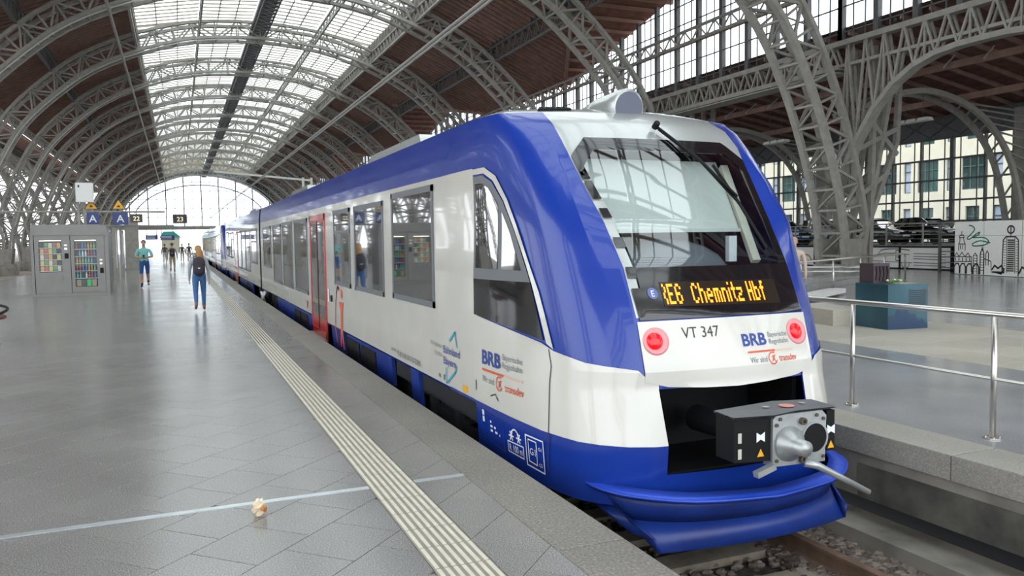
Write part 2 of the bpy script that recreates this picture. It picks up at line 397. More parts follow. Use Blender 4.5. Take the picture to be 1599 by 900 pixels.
# ------------------------------------------------------------------ hall roof
HC = 6.9
half = [(21, 0), (20.6, 2.8), (19.8, 5.6), (18.7, 8.3), (17.2, 10.9), (15, 13.2), (12.5, 15.2), (9, 16.9), (5, 18.1), (0, 18.5)]
full = [(-a, b, 0) for a, b in half]+[(a, b, 0) for a, b in half[::-1][1:]]
lo = [Vector((p.x, p.y)) for p in crom(full, 3)]
hi = []
for i, p in enumerate(lo):
    d = (lo[min(i+1, len(lo)-1)]-lo[max(i-1, 0)]).normalized(); nrm = Vector((-d.y, d.x))
    hi.append(p+nrm*(1.25 if p.y > 1 else .9))
rib = MB(); lac = MB(); cond = MB()
for sy in (-.8, .8):
    for i in range(len(lo)-1):
        rib.beam((lo[i].x, sy, lo[i].y), (lo[i+1].x, sy, lo[i+1].y), .34, .2)
        rib.beam((hi[i].x, sy, hi[i].y), (hi[i+1].x, sy, hi[i+1].y), .34, .2)
        a, b = (lo[i], hi[i+1]) if i % 2 else (hi[i], lo[i+1])
        lac.beam((a.x, sy, a.y), (b.x, sy, b.y), .12)
        lac.beam((lo[i].x, sy, lo[i].y), (hi[i].x, sy, hi[i].y), .1)
for i in range(0, len(lo)-1):
    lac.beam((lo[i].x, -.8, lo[i].y), (lo[i].x, .8, lo[i].y), .1)
    if i % 2 == 0:
        lac.beam((lo[i].x, -.8, lo[i].y), (lo[i+1].x, .8, lo[i+1].y), .08); lac.beam((hi[i].x, .8, hi[i].y), (hi[i+1].x, -.8, hi[i+1].y), .08)
for i in range(4, 26):
    p, q = lo[i], lo[i+1]
    for dy in (-.93, -1.05): cond.beam((p.x+.1, dy, p.y-.22), (q.x+.1, dy, q.y-.22), .05)
    cond.beam((p.x+.1, -.7, p.y-.2), (p.x+.1, -1.08, p.y-.2), .06)
ribm = rib.mesh('arch_rib', STEEL); lacm = lac.mesh('rib_lacing', STEEL); condm = cond.mesh('conduit', mat('pale_conduit', (.5, .5, .46), .5))
ceil = tag(empty('ceiling', (HC, 0, 0)), 'arched station hall roof with steel ribs, brown boards and skylights', kind='structure')
RIBY = [28+14*k for k in range(-3, 14)]
foot = MB(); foot.box((0, 0, .55), (1.9, 2.3, 1.1), None, None, .8); footm = foot.mesh('column_foot', CONC)
base = MB()
for sx in (-1, 1):
    for sy in (-.8, .8):
        base.prism([(sx*20.8, 0), (sx*22.1, 0), (sx*21.95, 1.5), (sx*20.6, 1.5)], lambda a, b: (a, sy-.14, b), lambda a, b: (a, sy+.14, b))
basem = base.mesh('base_plate', STEEL)
for y in RIBY:
    o = link('arch_rib', ribm, ceil, (0, y, 0)); link('rib_lacing', lacm, o); link('conduit', condm, o); link('base_plate', basem, o)
    for sx in (-1, 1): link('column_foot', footm, o, (sx*21.4, 0, -1.0 if sx < 0 else -.75))
def zsky(h): return 20.0-1.15*(h/9.3)**2
# skylight panels per bay
def sky_panel(h0, h1):
    g = MB(); b = MB()
    for k in range(3):
        a, c = h0+(h1-h0)*k/3, h0+(h1-h0)*(k+1)/3
        g.add([(a, .15, zsky(a)), (c, .15, zsky(c)), (c, 13.85, zsky(c)), (a, 13.85, zsky(a))], [(0, 1, 2, 3)])
        b.beam((a, .15, zsky(a)-.04), (a, 13.85, zsky(a)-.04), .07, .1)
    for j in range(15):
        y = .2+j*.97
        b.beam((h0, y, zsky(h0)-.03), (h1, y, zsky(h1)-.03), .12, .08)
    return g.mesh('skylight_panel', GLASSROOF), b.mesh('glazing_bars', mat('glazing_bar', (.30, .26, .2), .6))
PAN = [sky_panel(a, b) for a, b in ((-9.3, -4.75), (-4.55, -.6), (.6, 4.55), (4.75, 9.3))]
def lattice(L, hgt, n, w, comb=0):
    m = MB(); m.beam((0, 0, 0), (0, L, 0), w, .14); m.beam((0, 0, -hgt), (0, L, -hgt), w, .14)
    for i in range(n):
        a, b = L*i/n, L*(i+1)/n; c = (a+b)/2
        m.beam((0, a, 0), (0, c, -hgt), .07); m.beam((0, c, -hgt), (0, b, 0), .07); m.beam((0, a, 0), (0, a, -hgt), .06)
    if comb:
        for i in range(comb): y = L*(i+.5)/comb; m.beam((0, y, 0), (0, y, .7), .09, .25)
    return m
PUR = lattice(14, .9, 14, .16, 14).mesh('purlin_truss', STEEL); PUR2 = lattice(14, .7, 10, .14).mesh('purlin_truss', STEEL); PUR3 = lattice(14, 1.1, 12, .16, 18).mesh('purlin_truss', STEELD)
sp = MB()
for s in (-.55, .55): sp.beam((s, 0, 19.6), (s, 14, 19.6), .12, .3); sp.beam((s, 0, 18.9), (s, 14, 18.9), .1, .1)
sp.bx(-.5, .5, 0, 14, 19.35, 19.42)
for i in range(14):
    for s in (-.55, .55): sp.beam((s, i, 19.6), (s, i+1, 18.9), .06)
    sp.beam((-.55, i, 18.9), (.55, i+1, 18.9), .06); sp.beam((-.55, i, 18.9), (.55, i, 18.9), .06)
spm = sp.mesh('ridge_walkway', STEELD)
SLOPE = 5.25/12.0
def zd(h): return 18.85-(abs(h)-9.3)*SLOPE
def plain_deck(sx, L):
    d = MB(); r = MB(); x0, x1 = 9.3, 21.3
    d.add([(sx*x0, 0, zd(x0)), (sx*x1, 0, zd(x1)), (sx*x1, L, zd(x1)), (sx*x0, L, zd(x0))], [(0, 1, 2, 3)])
    d.add([(sx*x0, 0, zd(x0)+.12), (sx*x1, 0, zd(x1)+.12), (sx*x1, L, zd(x1)+.12), (sx*x0, L, zd(x0)+.12)], [(0, 1, 2, 3)])
    n = int(L/.7)
    for i in range(n):
        y = (i+.5)*L/n; r.beam((sx*x0, y, zd(x0)-.12), (sx*x1, y, zd(x1)-.12), .12, .2)
    return d.mesh('roof_boarding', DECK), r.mesh('rafters', RAFT)
GX, GZ = 21.3, 16.4      # gable window plane (from hall centre) and ridge height
hr = 9.3+(18.85-GZ)/SLOPE
def gable_deck():
    d = MB(); r = MB(); x0, x1 = 9.3, 21.3
    for dz in (0, .12):
        d.add([(x0, 0, zd(x0)+dz), (x1, 0, zd(x1)+dz), (hr, 14, GZ+dz), (x1, 28, zd(x1)+dz), (x0, 28, zd(x0)+dz)], [(0, 1, 2), (0, 2, 4), (2, 3, 4)])
        d.add([(x1, 0, zd(x1)+dz), (GX+.5, 0, zd(x1)+dz), (GX+.5, 14, GZ+dz), (hr, 14, GZ+dz)], [(0, 1, 2, 3)])
        d.add([(x1, 28, zd(x1)+dz), (GX+.5, 28, zd(x1)+dz), (GX+.5, 14, GZ+dz), (hr, 14, GZ+dz)], [(0, 1, 2, 3)])
    for i in range(40):
        y = .35+i*.7; xe = hr+abs(y-14)/14*(x1-hr)
        r.beam((x0, y, zd(x0)-.12), (xe, y, zd(xe)-.12), .12, .2)
    for s in (0, 28):
        for k in range(1, 9):
            t = k/9; y = s+(14-s)*t; z = zd(x1)+(GZ-zd(x1))*t; xs = x1+(hr-x1)*t
            r.beam((xs, y, z-.12), (GX+.4, y, z-.12), .16, .2)
    r.beam((x1, 0, zd(x1)-.2), (hr, 14, GZ-.2), .25, .3); r.beam((x1, 28, zd(x1)-.2), (hr, 14, GZ-.2), .25, .3); r.beam((hr, 14, GZ-.25), (GX+.4, 14, GZ-.25), .25, .35)
    return d.mesh('roof_boarding', DECK), r.mesh('rafters', RAFT)
DL, DR, DG = plain_deck(-1, 14), plain_deck(1, 14), gable_deck()
for y in RIBY:
    for g, b in PAN:
        o = link('skylight_panel', g, ceil, (0, y, 0)); link('glazing_bars', b, o)
    link('ridge_walkway', spm, ceil, (0, y, 0))
    for h, pm in ((-9.3, PUR), (9.3, PUR), (-4.65, PUR2), (4.65, PUR2), (-15.2, PUR3), (15.2, PUR3), (20.6, PUR2), (-20.6, PUR2)):
        z = zsky(h)-.25 if abs(h) < 10 else zd(h)-.35
        if abs(h) == 9.3: z -= .5
        link('purlin_truss', pm, ceil, (h, y, z))
    o = link('roof_boarding', DL[0], ceil, (0, y, 0)); tag(link('rafters', DL[1], o), kind='stuff')
    kk = (y-28) % 42
    if kk == 28 or kk == -14:
        o = link('roof_boarding', DR[0], ceil, (0, y, 0)); tag(link('rafters', DR[1], o), kind='stuff')
    elif kk == 0:
        o = link('roof_boarding', DG[0], ceil, (0, y, 0)); tag(link('rafters', DG[1], o), kind='stuff')
nb_ = tag(empty('ceiling', (HC-43.2, 0, 0)), 'arched roof of the neighbouring hall seen through the left columns', kind='structure')
for y in RIBY[3:]:
    o = link('arch_rib', ribm, nb_, (0, y, 0)); link('rib_lacing', lacm, o)
    for g, b in PAN: o = link('skylight_panel', g, nb_, (0, y, 0)); link('glazing_bars', b, o)
    link('ridge_walkway', spm, nb_, (0, y, 0))
    for D_ in (DL, DR): o = link('roof_boarding', D_[0], nb_, (0, y, 0)); tag(link('rafters', D_[1], o), kind='stuff')
    for h, pm_ in ((-9.3, PUR), (9.3, PUR), (15.2, PUR3), (-15.2, PUR3)): link('purlin_truss', pm_, nb_, (h, y, zd(h)-.35 if abs(h) > 10 else zsky(h)-.75))
# longitudinal service pipe, overhead wire
m = MB(); m.tube([(-3.1, -14, 15.0), (-3.1, FAR-8, 15.0)], .09, 8); tag(m.build('service_pipe', STEEL), 'long straight grey service pipe hanging under the left half of the roof', 'pipe')
WIRE = mat('overhead_wire', (.28, .28, .26), .5, .3)
m = MB(); m.tube([(XC+.2, -14, 5.0), (XC+.2, FAR-8, 5.0)], .02, 6); tag(m.build('contact_wire', WIRE), 'overhead contact wire running above the train roof', 'wire')
m = MB(); m.tube([(XC+.26, -14, 5.12), (XC+.26, FAR-8, 5.12)], .026, 6); tag(m.build('catenary_wire', WIRE), 'thicker catenary cable above the contact wire over the train', 'wire')
# portal mast over the track far away
p1 = on(441, 277, 1, 45); pm = empty('catenary_bracket', (p1.x, 45, 0)); tag(pm, 'thin light grey steel bracket frame standing beyond the train roof', 'bracket')
m = MB()
for dx in (0, .45): m.beam((dx, 0, 0), (dx, 0, p1.z), .12)
for k in range(8): z = .6+k*(p1.z-.8)/8; m.beam((0, 0, z), (.45, 0, z+.45), .05)
m.build('mast', mat('mast_pale', (.5, .5, .46), .5), pm)
m = MB(); m.beam((.45, 0, p1.z-.15), (-4.6, 0, p1.z+.25), .1); m.beam((.3, 0, p1.z-1.2), (1.4, 0, p1.z-.5), .07); m.build('cross_arm', MATS['mast_pale'], pm)
pm.location.x = max(p1.x, PE+4.2)
# ------------------------------------------------------------------ far end wall
ew = tag(empty('wall_back', (5.9, FAR, 0)), 'far end wall of the hall with a large arched glazed window', kind='structure')
A, B, ZB = 18.7, 12.5, 6.1
m = MB(); N = 40; inn = []; out = []
for i in range(N+1):
    t = math.pi*i/N; inn.append((A*math.cos(t), ZB+B*math.sin(t)))
    out.append((26*math.cos(t), ZB+15.5*math.sin(t)))
for i in range(N):
    for y in (0, .8): m.add([(*inn[i][:1], y, inn[i][1]), (out[i][0], y, out[i][1]), (out[i+1][0], y, out[i+1][1]), (inn[i+1][0], y, inn[i+1][1])], [(0, 1, 2, 3)])
    m.add([(inn[i][0], 0, inn[i][1]), (inn[i][0], -4, inn[i][1]), (inn[i+1][0], -4, inn[i+1][1]), (inn[i+1][0], 0, inn[i+1][1])], [(0, 1, 2, 3)])
m.build('arched_surround', STEELD, ew)
m = MB()
for i in range(-9, 10):
    x = i*3.6/1.0*.55*1.0*1.0
    x = i*2.05
    if abs(x) < A: m.beam((x, .3, ZB), (x, .3, ZB+B*math.sqrt(1-(x/A)**2)), .28 if i % 2 == 0 else .12)
for k in range(1, 6):
    z = k*2.2; hw = A*math.sqrt(max(0, 1-(z/B)**2)); m.beam((-hw, .3, ZB+z), (hw, .3, ZB+z), .14)
for i in range(N):
    if inn[i][1] > ZB+4: m.beam((inn[i][0]*.86, .1, ZB+(inn[i][1]-ZB)*.82), (inn[i+1][0]*.86, .1, ZB+(inn[i+1][1]-ZB)*.82), .25)
m.build('glazing_frame', STEEL, ew)
m = MB(); m.add([(x, .45, z) for x, z in inn], [tuple(range(N+1))]); m.build('pane', PANE, ew)
m = MB(); m.bx(-24, 24, -.6, .6, ZB-.9, ZB); m.build('lintel_beam', STEEL, ew)
for x in (-20, 20):
    m = MB(); m.bx(x-.6, x+.6, -.5, .5, -1, ZB-.8); m.build('end_column', STEEL, ew)
# ------------------------------------------------------------------ right arcade and clerestory
XW = HC+21.3
wr = tag(empty('wall_right', (XW, 0, 0)), 'glazed clerestory wall above a steel truss right of the hall', kind='structure')
def truss(arch):
    m = MB(); zt, zb = 10.35, 9.3
    m.bx(-.22, .22, 0, 14, zt-.12, zt+.12)
    fz = (lambda y: zb) if not arch else (lambda y: 9.0-5.0*(abs(y-7)/7)**3.0)
    n = 14; pts = [(14*i/n) for i in range(n+1)]
    for i in range(n):
        a, b = pts[i], pts[i+1]
        m.beam((0, a, fz(a)), (0, b, fz(b)), .5, .22)
        if arch: m.beam((0, a, max(9.35, fz(a))), (0, b, 9.35), .3, .14)
        c = (a+b)/2
        for s in (-.15, .15):
            m.beam((s, a, fz(a)), (s, c, zt), .09); m.beam((s, c, zt), (s, b, fz(b)), .09)
            if i % 2: m.beam((s, c, zt), (s, c, fz(c)), .08)
    m.bx(-.5, .5, 0, 14, zb-.28, zb-.22) if not arch else None
    return m.mesh('truss_beam', STEEL)
T0, T1 = truss(False), truss(True)
panes = MB(); panes.add([(0, 0, 0), (0, 1, 0), (0, 1, 1), (0, 0, 1)], [(0, 1, 2, 3)])
paneu = panes.mesh('pane', PANE)
def clere(y0, L, gable, fine):
    z0 = 10.5
    top = (lambda y: (zd(21.3)+(GZ-zd(21.3))*(1-abs(y-14)/14)-.15)) if gable else (lambda y: zd(21.3)-.15)
    o = tag(empty('window_%d' % (len([x for x in bpy.data.objects if x.name.startswith('window_')])+1), (XW, y0, 0)), ('gabled ' if gable else 'low ')+'clerestory window of the right hall wall, %d metres down the hall' % y0, kind='structure')
    f = MB(); nb = round(L/2.15); bw = L/nb
    for i in range(nb+1): y = i*bw; f.beam((0, y, z0), (0, y, top(y)), .26, .26)
    for i in range(nb):
        for k in (1, 2):
            y = (i+k/3)*bw; f.beam((0, y, z0), (0, y, top(y)), .05)
    z = z0+.35; rows = [z0, z]
    while z < GZ: z += 1.15; rows.append(z)
    for z in rows[1:-1]:
        if gable:
            t = max(0, min(1, 1-(z-zd(21.3)+.15)/(GZ-zd(21.3)))); d = 14*t if z > zd(21.3) else 14
            f.beam((0, 14-d, z), (0, 14+d, z), .05, .06)
        elif z < top(0): f.beam((0, 0, z), (0, L, z), .05, .06)
    f.bx(-.1, .1, 0, L, z0+2.5, z0+2.62)
    f.build('mullions', STEELD, o)
    for i in range(nb):
        if not fine:
            g = MB(); a, b = i*bw, (i+1)*bw; g.add([(.05, a, z0), (.05, b, z0), (.05, b, top(b)), (.05, a, top(a))], [(0, 1, 2, 3)]); g.build('pane', PANE, o); continue
        for k in range(3):
            a, b = (i+k/3)*bw, (i+(k+1)/3)*bw
            for r in range(len(rows)-1):
                p = [(a, rows[r]), (b, rows[r]), (b, rows[r+1]), (a, rows[r+1])]
                if rows[r] >= min(top(a), top(b)): continue
                if rows[r+1] > min(top(a), top(b)):
                    g = MB(); g.add([(.05, a, rows[r]), (.05, b, rows[r]), (.05, b, min(rows[r+1], top(b))), (.05, a, min(rows[r+1], top(a)))], [(0, 1, 2, 3)]); g.build('pane', PANE, o)
                else:
                    q = link('pane', paneu, o, (.05, a, rows[r])); q.scale = (1, b-a, rows[r+1]-rows[r])
for y in RIBY:
    kk = (y-28) % 42
    link('truss_beam', T1 if y == 14 else T0, wr, (0, y, 0))
    if kk == 0: clere(y, 28, True, y == 28)
    elif kk == 28: clere(y, 14, False, False)
# aisle beyond: legs, ribs, roof, outer wall
leg = MB()
lp = [(.9, 0), (1.5, 3), (2.2, 5.5), (1.4, 8.5), (.3, 10.2)]
for sy in (-.5, .5):
    for (x0, z0), (x1, z1) in (((.4, .4), (2.9, 6.0)), ((2.9, 6.0), (3.1, 10.2)), ((1.3, .3), (1.5, 10.3)), ((-.1, 3), (2.4, 4.6)), ((.3, 5.5), (2.9, 6.6)), ((.1, 7.2), (2.9, 8.4)), ((2.9, 5.4), (.0, 8.0)), ((1.4, 3.4), (2.5, 8.5))):
        leg.beam((x0, sy, z0), (x1, sy, z1), .22, .22)
legm = leg.mesh('aisle_leg', STEEL)
arc = MB(); ap = crom([(2.8, 8.2, 0), (5.4, 8.45, 0), (8.6, 7.5, 0), (10.9, 5.2, 0), (12.2, 1.0, 0)], 5)
for sy in (-.45, .45):
    for i in range(len(ap)-1): arc.beam((ap[i].x, sy, ap[i].y), (ap[i+1].x, sy, ap[i+1].y), .2, .26)
for i in range(8, len(ap)-1):
    arc.beam((ap[i].x, -.45, ap[i].y), (ap[i+1].x, .45, ap[i+1].y), .07); arc.beam((ap[i].x, -.45, ap[i].y), (12.6, -.45, ap[i+1].y), .07)
arc.bx(12.4, 12.9, -.5, .5, -.1, 8.2)
arcm = arc.mesh('aisle_arch', STEEL)
for y in RIBY[:9]:
    link('aisle_leg', legm, wr, (0, y, 0)); link('aisle_arch', arcm, wr, (0, y, 0))
XO = 41.3
m = MB()
m.add([(XW, -14, 10.9), (XO+1, -14, 8.4), (XO+1, FAR, 8.4), (XW, FAR, 10.9)], [(0, 1, 2, 3)]); m.add([(XW, -14, 11.05), (XO+1, -14, 8.55), (XO+1, FAR, 8.55), (XW, FAR, 11.05)], [(0, 1, 2, 3)])
ar = tag(m.build('ceiling', DECK), 'low dark brown sloping roof of the side aisle', kind='structure')
m = MB()
for k in range(110):
    y = -13+k*1.4; m.beam((XW, y, 10.78), (XO+1, y, 8.28), .1, .2)
for x in (32, 36): m.beam((x, -14, 10.3-(x-28)*.19-.4), (x, 140, 10.3-(x-28)*.19-.4), .14, .3)
m.build('rafters', RAFT, ar)['kind'] = 'stuff'
m = MB()
for k in range(26):
    y = 14+k*1.9; m.beam((31.5, y, 9.0), (32.6, y+.35, 9.7), .05)
m.build('sprinkler_rods', mat('pale_rod', (.5, .5, .48), .5), ar)['kind'] = 'stuff'
# ------------------------------------------------------------------ outer glazed wall
wo = tag(empty('window_90', (XO, 0, 0)), 'outer glazed wall of the aisle behind the parked cars', kind='structure')
m = MB(); nb = 38
for k in range(nb+1): y = 8+k*2.05; m.beam((0, y, 1.2), (0, y, 7.2), .22 if k % 3 == 0 else .10, .2)
for z in (2.4, 3.6, 4.8, 6.0, 7.2): m.bx(-.06, .06, 8, 8+nb*2.05, z-.05, z+.05)
for k in range(nb*2): m.beam((0, 8+(k+.5)*1.025, 1.2), (0, 8+(k+.5)*1.025, 7.2), .05)
m.build('mullions', STEELD, wo)
m = MB(); m.bx(-.2, .2, 8, 90, 7.2, 8.5)
for k in range(40): m.beam((-.25, 8+k*2, 7.3), (-.25, 10+k*2, 8.4), .08); m.beam((-.25, 8+k*2, 8.4), (-.25, 10+k*2, 7.3), .08)
m.build('lattice_band', STEELD, wo)
pg = MB(); pg.add([(.03, 0, 0), (.03, 2.05, 0), (.03, 2.05, 1.2), (.03, 0, 1.2)], [(0, 1, 2, 3)]); pgm = pg.mesh('pane', PANE)
for k in range(nb):
    for r in range(5): link('pane', pgm, wo, (0, 8+k*2.05, 1.2+r*1.2))
m = MB(); m.bx(-.15, .15, 8, 90, 0, 1.2); m.build('sill_wall', STEELD, wo)
# office building outside
FX = 55.0
ob = tag(empty('office_building', (FX, 30, 0)), 'cream office building with tall windows outside the glazed wall', 'building')
CREAM = mat('cream_facade', (.80, .74, .58), .8, 0, .06, 1)
m = MB(); m.bx(.35, 12, -30, 60, -1, 16.2); m.build('wall', CREAM, ob)
m = MB()
fl = [.2+3.75*k for k in range(4)]
wins = []
for z in fl:
    for j in range(-14, 30):
        y = j*3.9
        if -29 < y < 58:
            wd = 1.9 if int(round((z-.2)/3.75)) % 2 else 1.15
            wins.append((y-wd/2, y+wd/2, z+1.0, z+3.5)); wins.append((y+1.55, y+2.25, z+1.0, z+3.5))
# facade skin with real openings: piers and spandrels
for z in fl: m.bx(0, .36, -30, 60, z-.25 if z > .3 else -1, z+1.0)
for z in fl:
    row = sorted([w_ for w_ in wins if abs(w_[2]-z-1.0) < .01]); y = -30
    for w_ in row: m.bx(0, .36, y, w_[0], z+1.0, z+3.5); y = w_[1]
    m.bx(0, .36, y, 60, z+1.0, z+3.5)
m.build('facade_skin', CREAM, ob)
GW = mat('office_glass_green', (.05, .10, .09), .08, rnd=.4); GW2 = mat('office_blind_blue', (.45, .52, .62), .3)
FRM = mat('office_frame', (.10, .14, .13), .5)
wcache = {}
for (a, b, z0, z1) in wins:
    wd = round(b-a, 2)
    if wd not in wcache:
        g = MB(); g.bx(.2, .24, 0, wd, 0, z1-z0)
        fm = MB(); n = max(1, round(wd/.6))
        for i in range(n+1): fm.bx(.14, .2, max(0, i*wd/n-.04), min(wd, i*wd/n+.04), 0, z1-z0)
        for zz in (0, 1.7, z1-z0-.07): fm.bx(.14, .2, 0, wd, zz, zz+.07)
        wcache[wd] = (g.mesh('window', GW if wd > .8 else GW2), fm.mesh('window_bars', FRM))
    if -14 < a < 48 and z0 < 17:
        o = link('window', wcache[wd][0], ob, (0, a, z0)); link('window_bars', wcache[wd][1], o)
m = MB(); m.bx(42, 60, -14, 160, -.5, 0.0); tag(m.build('ground', mat('street_asphalt', (.2, .2, .2), .9)), 'street outside the glazed aisle wall', kind='structure')
# ------------------------------------------------------------------ parking deck, railing, hoardings
DX, DZ = 32.4, 1.1
m = MB(); m.bx(DX, XO-.2, 14, 70, DZ-.18, DZ); deck = tag(m.build('floor', mat('deck_concrete', (.2, .2, .2), .7)), 'raised parking deck in the side aisle', kind='structure')
m = MB(); m.bx(DX+.1, DX+.3, 14, 70, 0, DZ-.18); m.build('deck_front', mat('deck_dark', (.05, .05, .05), .7), deck)
HWH = mat('hoarding_white', (.78, .77, .73), .4, 0, .03, 1)
def railing(y0, y1, step=2.1):
    o = empty('deck_railing', (DX+.05, y0, DZ)); m = MB()
    n = round((y1-y0)/step)
    for k in range(n+1):
        pm_ = MB(); pm_.bx(-.03, .03, -.03, .03, -.15, 1.08); pm_.build('post', STEEL, o, loc=(0, k*step, 0))
    for z in (.15, .35, .55, .75, .95): b = MB(); b.tube([(0, 0, z), (0, n*step, z)], .012, 6); b.build('bar', STEEL, o)
    b = MB(); b.tube([(0, 0, 1.08), (0, n*step, 1.08)], .035, 8); b.build('handrail', STEEL, o)
    return o
tag(railing(25.0, 46.0), 'grey steel railing with horizontal bars in front of the parked cars', 'railing')
# white panels with drawings under the deck
hp = empty('hoarding', (DX-.12, 0, 0)); tag(hp, 'white panel wall with line drawing of a car below the parked cars', 'hoarding')
for k in range(7):
    pb = MB(); pb.bx(-.03, .03, .03, 2.77, .05, 1.05); pb.build('panel', HWH, hp, loc=(0, 25.4+k*2.8, 0))
    pb = MB(); pb.bx(-.06, .04, -.05, .05, 0, 1.1); pb.build('frame_post', BLK, hp, loc=(0, 25.4+k*2.8, 0))
pb = MB(); pb.bx(-.06, .04, 25.4, 45.0, 1.03, 1.1); pb.bx(-.06, .04, 25.4, 45.0, 0, .06); pb.build('frame_rail', BLK, hp)
def stroke(mb, pts, wdt, fn, closed=False):    # flat ribbon drawing
    P = [Vector((p[0], p[1])) for p in pts]
    if closed: P.append(P[0])
    for a, b in zip(P[:-1], P[1:]):
        d = (b-a)
        if d.length < 1e-5: continue
        d.normalize(); n = Vector((-d.y, d.x))*wdt/2; a2, b2 = a-d*wdt*.3, b+d*wdt*.3
        mb.add([fn(*(a2+n)), fn(*(b2+n)), fn(*(b2-n)), fn(*(a2-n))], [(0, 1, 2, 3)])
def sm(pts, n=5): return [(p.x, p.y) for p in crom([(a, b, 0) for a, b in pts], n)]
INK = mat('drawing_ink', (.015, .015, .015), .6); INKG = mat('drawing_green', (.02, .22, .13), .6); INKO = mat('drawing_orange', (.6, .14, .03), .6)
fn = lambda u, v: (-.036, 28.7-u*.75, v)
m = MB()
stroke(m, sm([(-2.1, .35), (-1.9, .5), (-1.2, .62), (-.7, .92), (.6, .96), (1.4, .9)]), .04, fn); stroke(m, sm([(-1.3, .6), (-.6, .75), (.4, .75), (1.4, .7)]), .025, fn)
stroke(m, [(-2.0, .38), (1.6, .3)], .025, fn); stroke(m, [(.35, .88), (.35, .4), (.65, .4), (.65, .88), (.35, .88)], .04, fn); stroke(m, [(.44, .8), (.44, .55), (.56, .55), (.56, .8)], .03, fn)
for cxx in (-1.3, 1.1): stroke(m, sm([(cxx-.3, .3), (cxx-.22, .12), (cxx, .06), (cxx+.22, .12), (cxx+.3, .3)]), .04, fn)
for v in (.2, .32, .5, .62, .75): stroke(m, [(1.7, v), (4.0, v-.02)], .03, fn)
m.build('car_drawing', INK, hp)
m = MB(); fo = lambda u, v: (-.036, 33.7-u, v)
stroke(m, sm([(-1.5, .1), (-1.2, .5), (-.6, .6), (-.2, .25), (.2, .5), (.1, .85), (.7, .95), (1.0, .6), (.6, .4)]), .07, fo); m.build('swirl_drawing', INKO, hp)
# gate and black cage at the corner
gt = empty('mesh_gate', (31.3, 24.1, 0)); tag(gt, 'dark steel barred gate between the car drawing and the skyline wall', 'gate')
m = MB()
for y in (0, 1.15): m = MB(); m.bx(-.05, .05, y-.05, y+.05, 0, 2.2); m.build('gate_post', STEELD, gt)
m = MB()
for k in range(9): m.bx(-.02, .02, 0, 1.15, .15+k*.24, .19+k*.24)
m.build('gate_bars', STEELD, gt); m = MB(); m.bx(.1, .5, .1, .7, 0, .9); m.build('dark_box', BLK, gt)
# skyline wall
a0 = on(1490, 428, 2, 0); b0 = on(1599, 434, 2, 0); dirv = (b0-a0).normalized(); nv = Vector((-dirv.y, dirv.x, 0))
if nv.dot(CC-a0) < 0: nv = -nv
sk = empty('hoarding', a0); tag(sk, 'white wall panel with black city skyline drawing and green swirl', 'hoarding')
ht = on(1490, 347, 0, a0.x).z
def pl(u, v, o=0): return tuple(dirv*u+nv*o+Vector((0, 0, v)))
LW = 8.0; m = MB()
m.prism([(0, .02), (LW, .02), (LW, ht), (0, ht)], lambda u, v: pl(u, v, -.12), lambda u, v: pl(u, v, 0)); m.build('panel', HWH, sk)
m = MB()
for u in (1.55, 3.4, 5.2): m.prism([(u, .02), (u+.012, .02), (u+.012, ht), (u, ht)], lambda a, b: pl(a, b, 0), lambda a, b: pl(a, b, .004))
m.prism([(0, ht*.73), (LW, ht*.73), (LW, ht*.73+.012), (0, ht*.73+.012)], lambda a, b: pl(a, b, 0), lambda a, b: pl(a, b, .004)); m.build('panel_seam', GREYF, sk)
tot = (b0-a0).length; sc = tot/109.0           # photo pixels on the wall to metres
def D(x, y): return ((x-1490)*sc, (430-y)/(430-347)*ht)
fk = lambda u, v: pl(u, v, .008)
m = MB()
def ln(pts, wd=.035): stroke(m, [D(*p) for p in pts], wd, fk)
ln([(1502, 368), (1502, 362)]); ln([(1498, 372), (1506, 372), (1505, 368), (1499, 368), (1498, 372)]); ln([(1499, 372), (1499, 378), (1497, 382), (1497, 392)]); ln([(1505, 372), (1506, 378), (1508, 382), (1508, 392)]); ln([(1497, 382), (1508, 382)]); ln([(1500, 384), (1500, 390)]); ln([(1504, 384), (1504, 390)])
ln([(1490, 402), (1494, 396), (1498, 402), (1503, 395), (1508, 402), (1513, 396), (1517, 402)]); ln([(1490, 402), (1519, 402)]); ln([(1490, 410), (1519, 409)])
for x in (1492, 1498, 1504, 1510, 1516): ln([(x, 404), (x, 408)], .05)
for x in (1490, 1500, 1511, 1522):
    ln([(x, 428), (x, 418), (x+3, 413), (x+7, 413), (x+9, 418), (x+9, 428)], .06)
ln([(1519, 402), (1519, 425)]); ln([(1522, 428), (1522, 400), (1525, 396), (1528, 400), (1528, 428)]); ln([(1533, 428), (1533, 398), (1536, 388), (1539, 398), (1539, 428)], .05); ln([(1536, 388), (1536, 384)])
ln([(1542, 414), (1542, 396), (1544, 392), (1546, 396), (1546, 414)]); ln([(1539, 404), (1550, 408), (1551, 425)])
for y in range(398, 426, 4): ln([(1533, y), (1539, y)], .02); ln([(1522, y+2), (1528, y+2)], .02)
ln([(1552, 420), (1556, 414), (1561, 418), (1566, 414), (1570, 420), (1566, 426), (1557, 424)], .07); ln([(1553, 424), (1570, 424)], .07)
ln([(1567, 424), (1568, 376), (1572, 371), (1586, 371), (1590, 376), (1591, 428)], .05); ln([(1573, 371), (1574, 424)], .03); ln([(1585, 371), (1586, 424)], .03); ln([(1579, 371), (1579, 366)])
stroke(m, [D(1579+5*math.cos(k*.63), 360.5-5.5*math.sin(k*.63)) for k in range(10)], .06, fk, True); ln([(1579, 364), (1579, 357)], .05)
for y in range(376, 422, 3): ln([(1575, y), (1584, y)], .05)
for y in range(378, 424, 4): ln([(1569, y), (1572, y)], .02); ln([(1587, y), (1590, y)], .02)
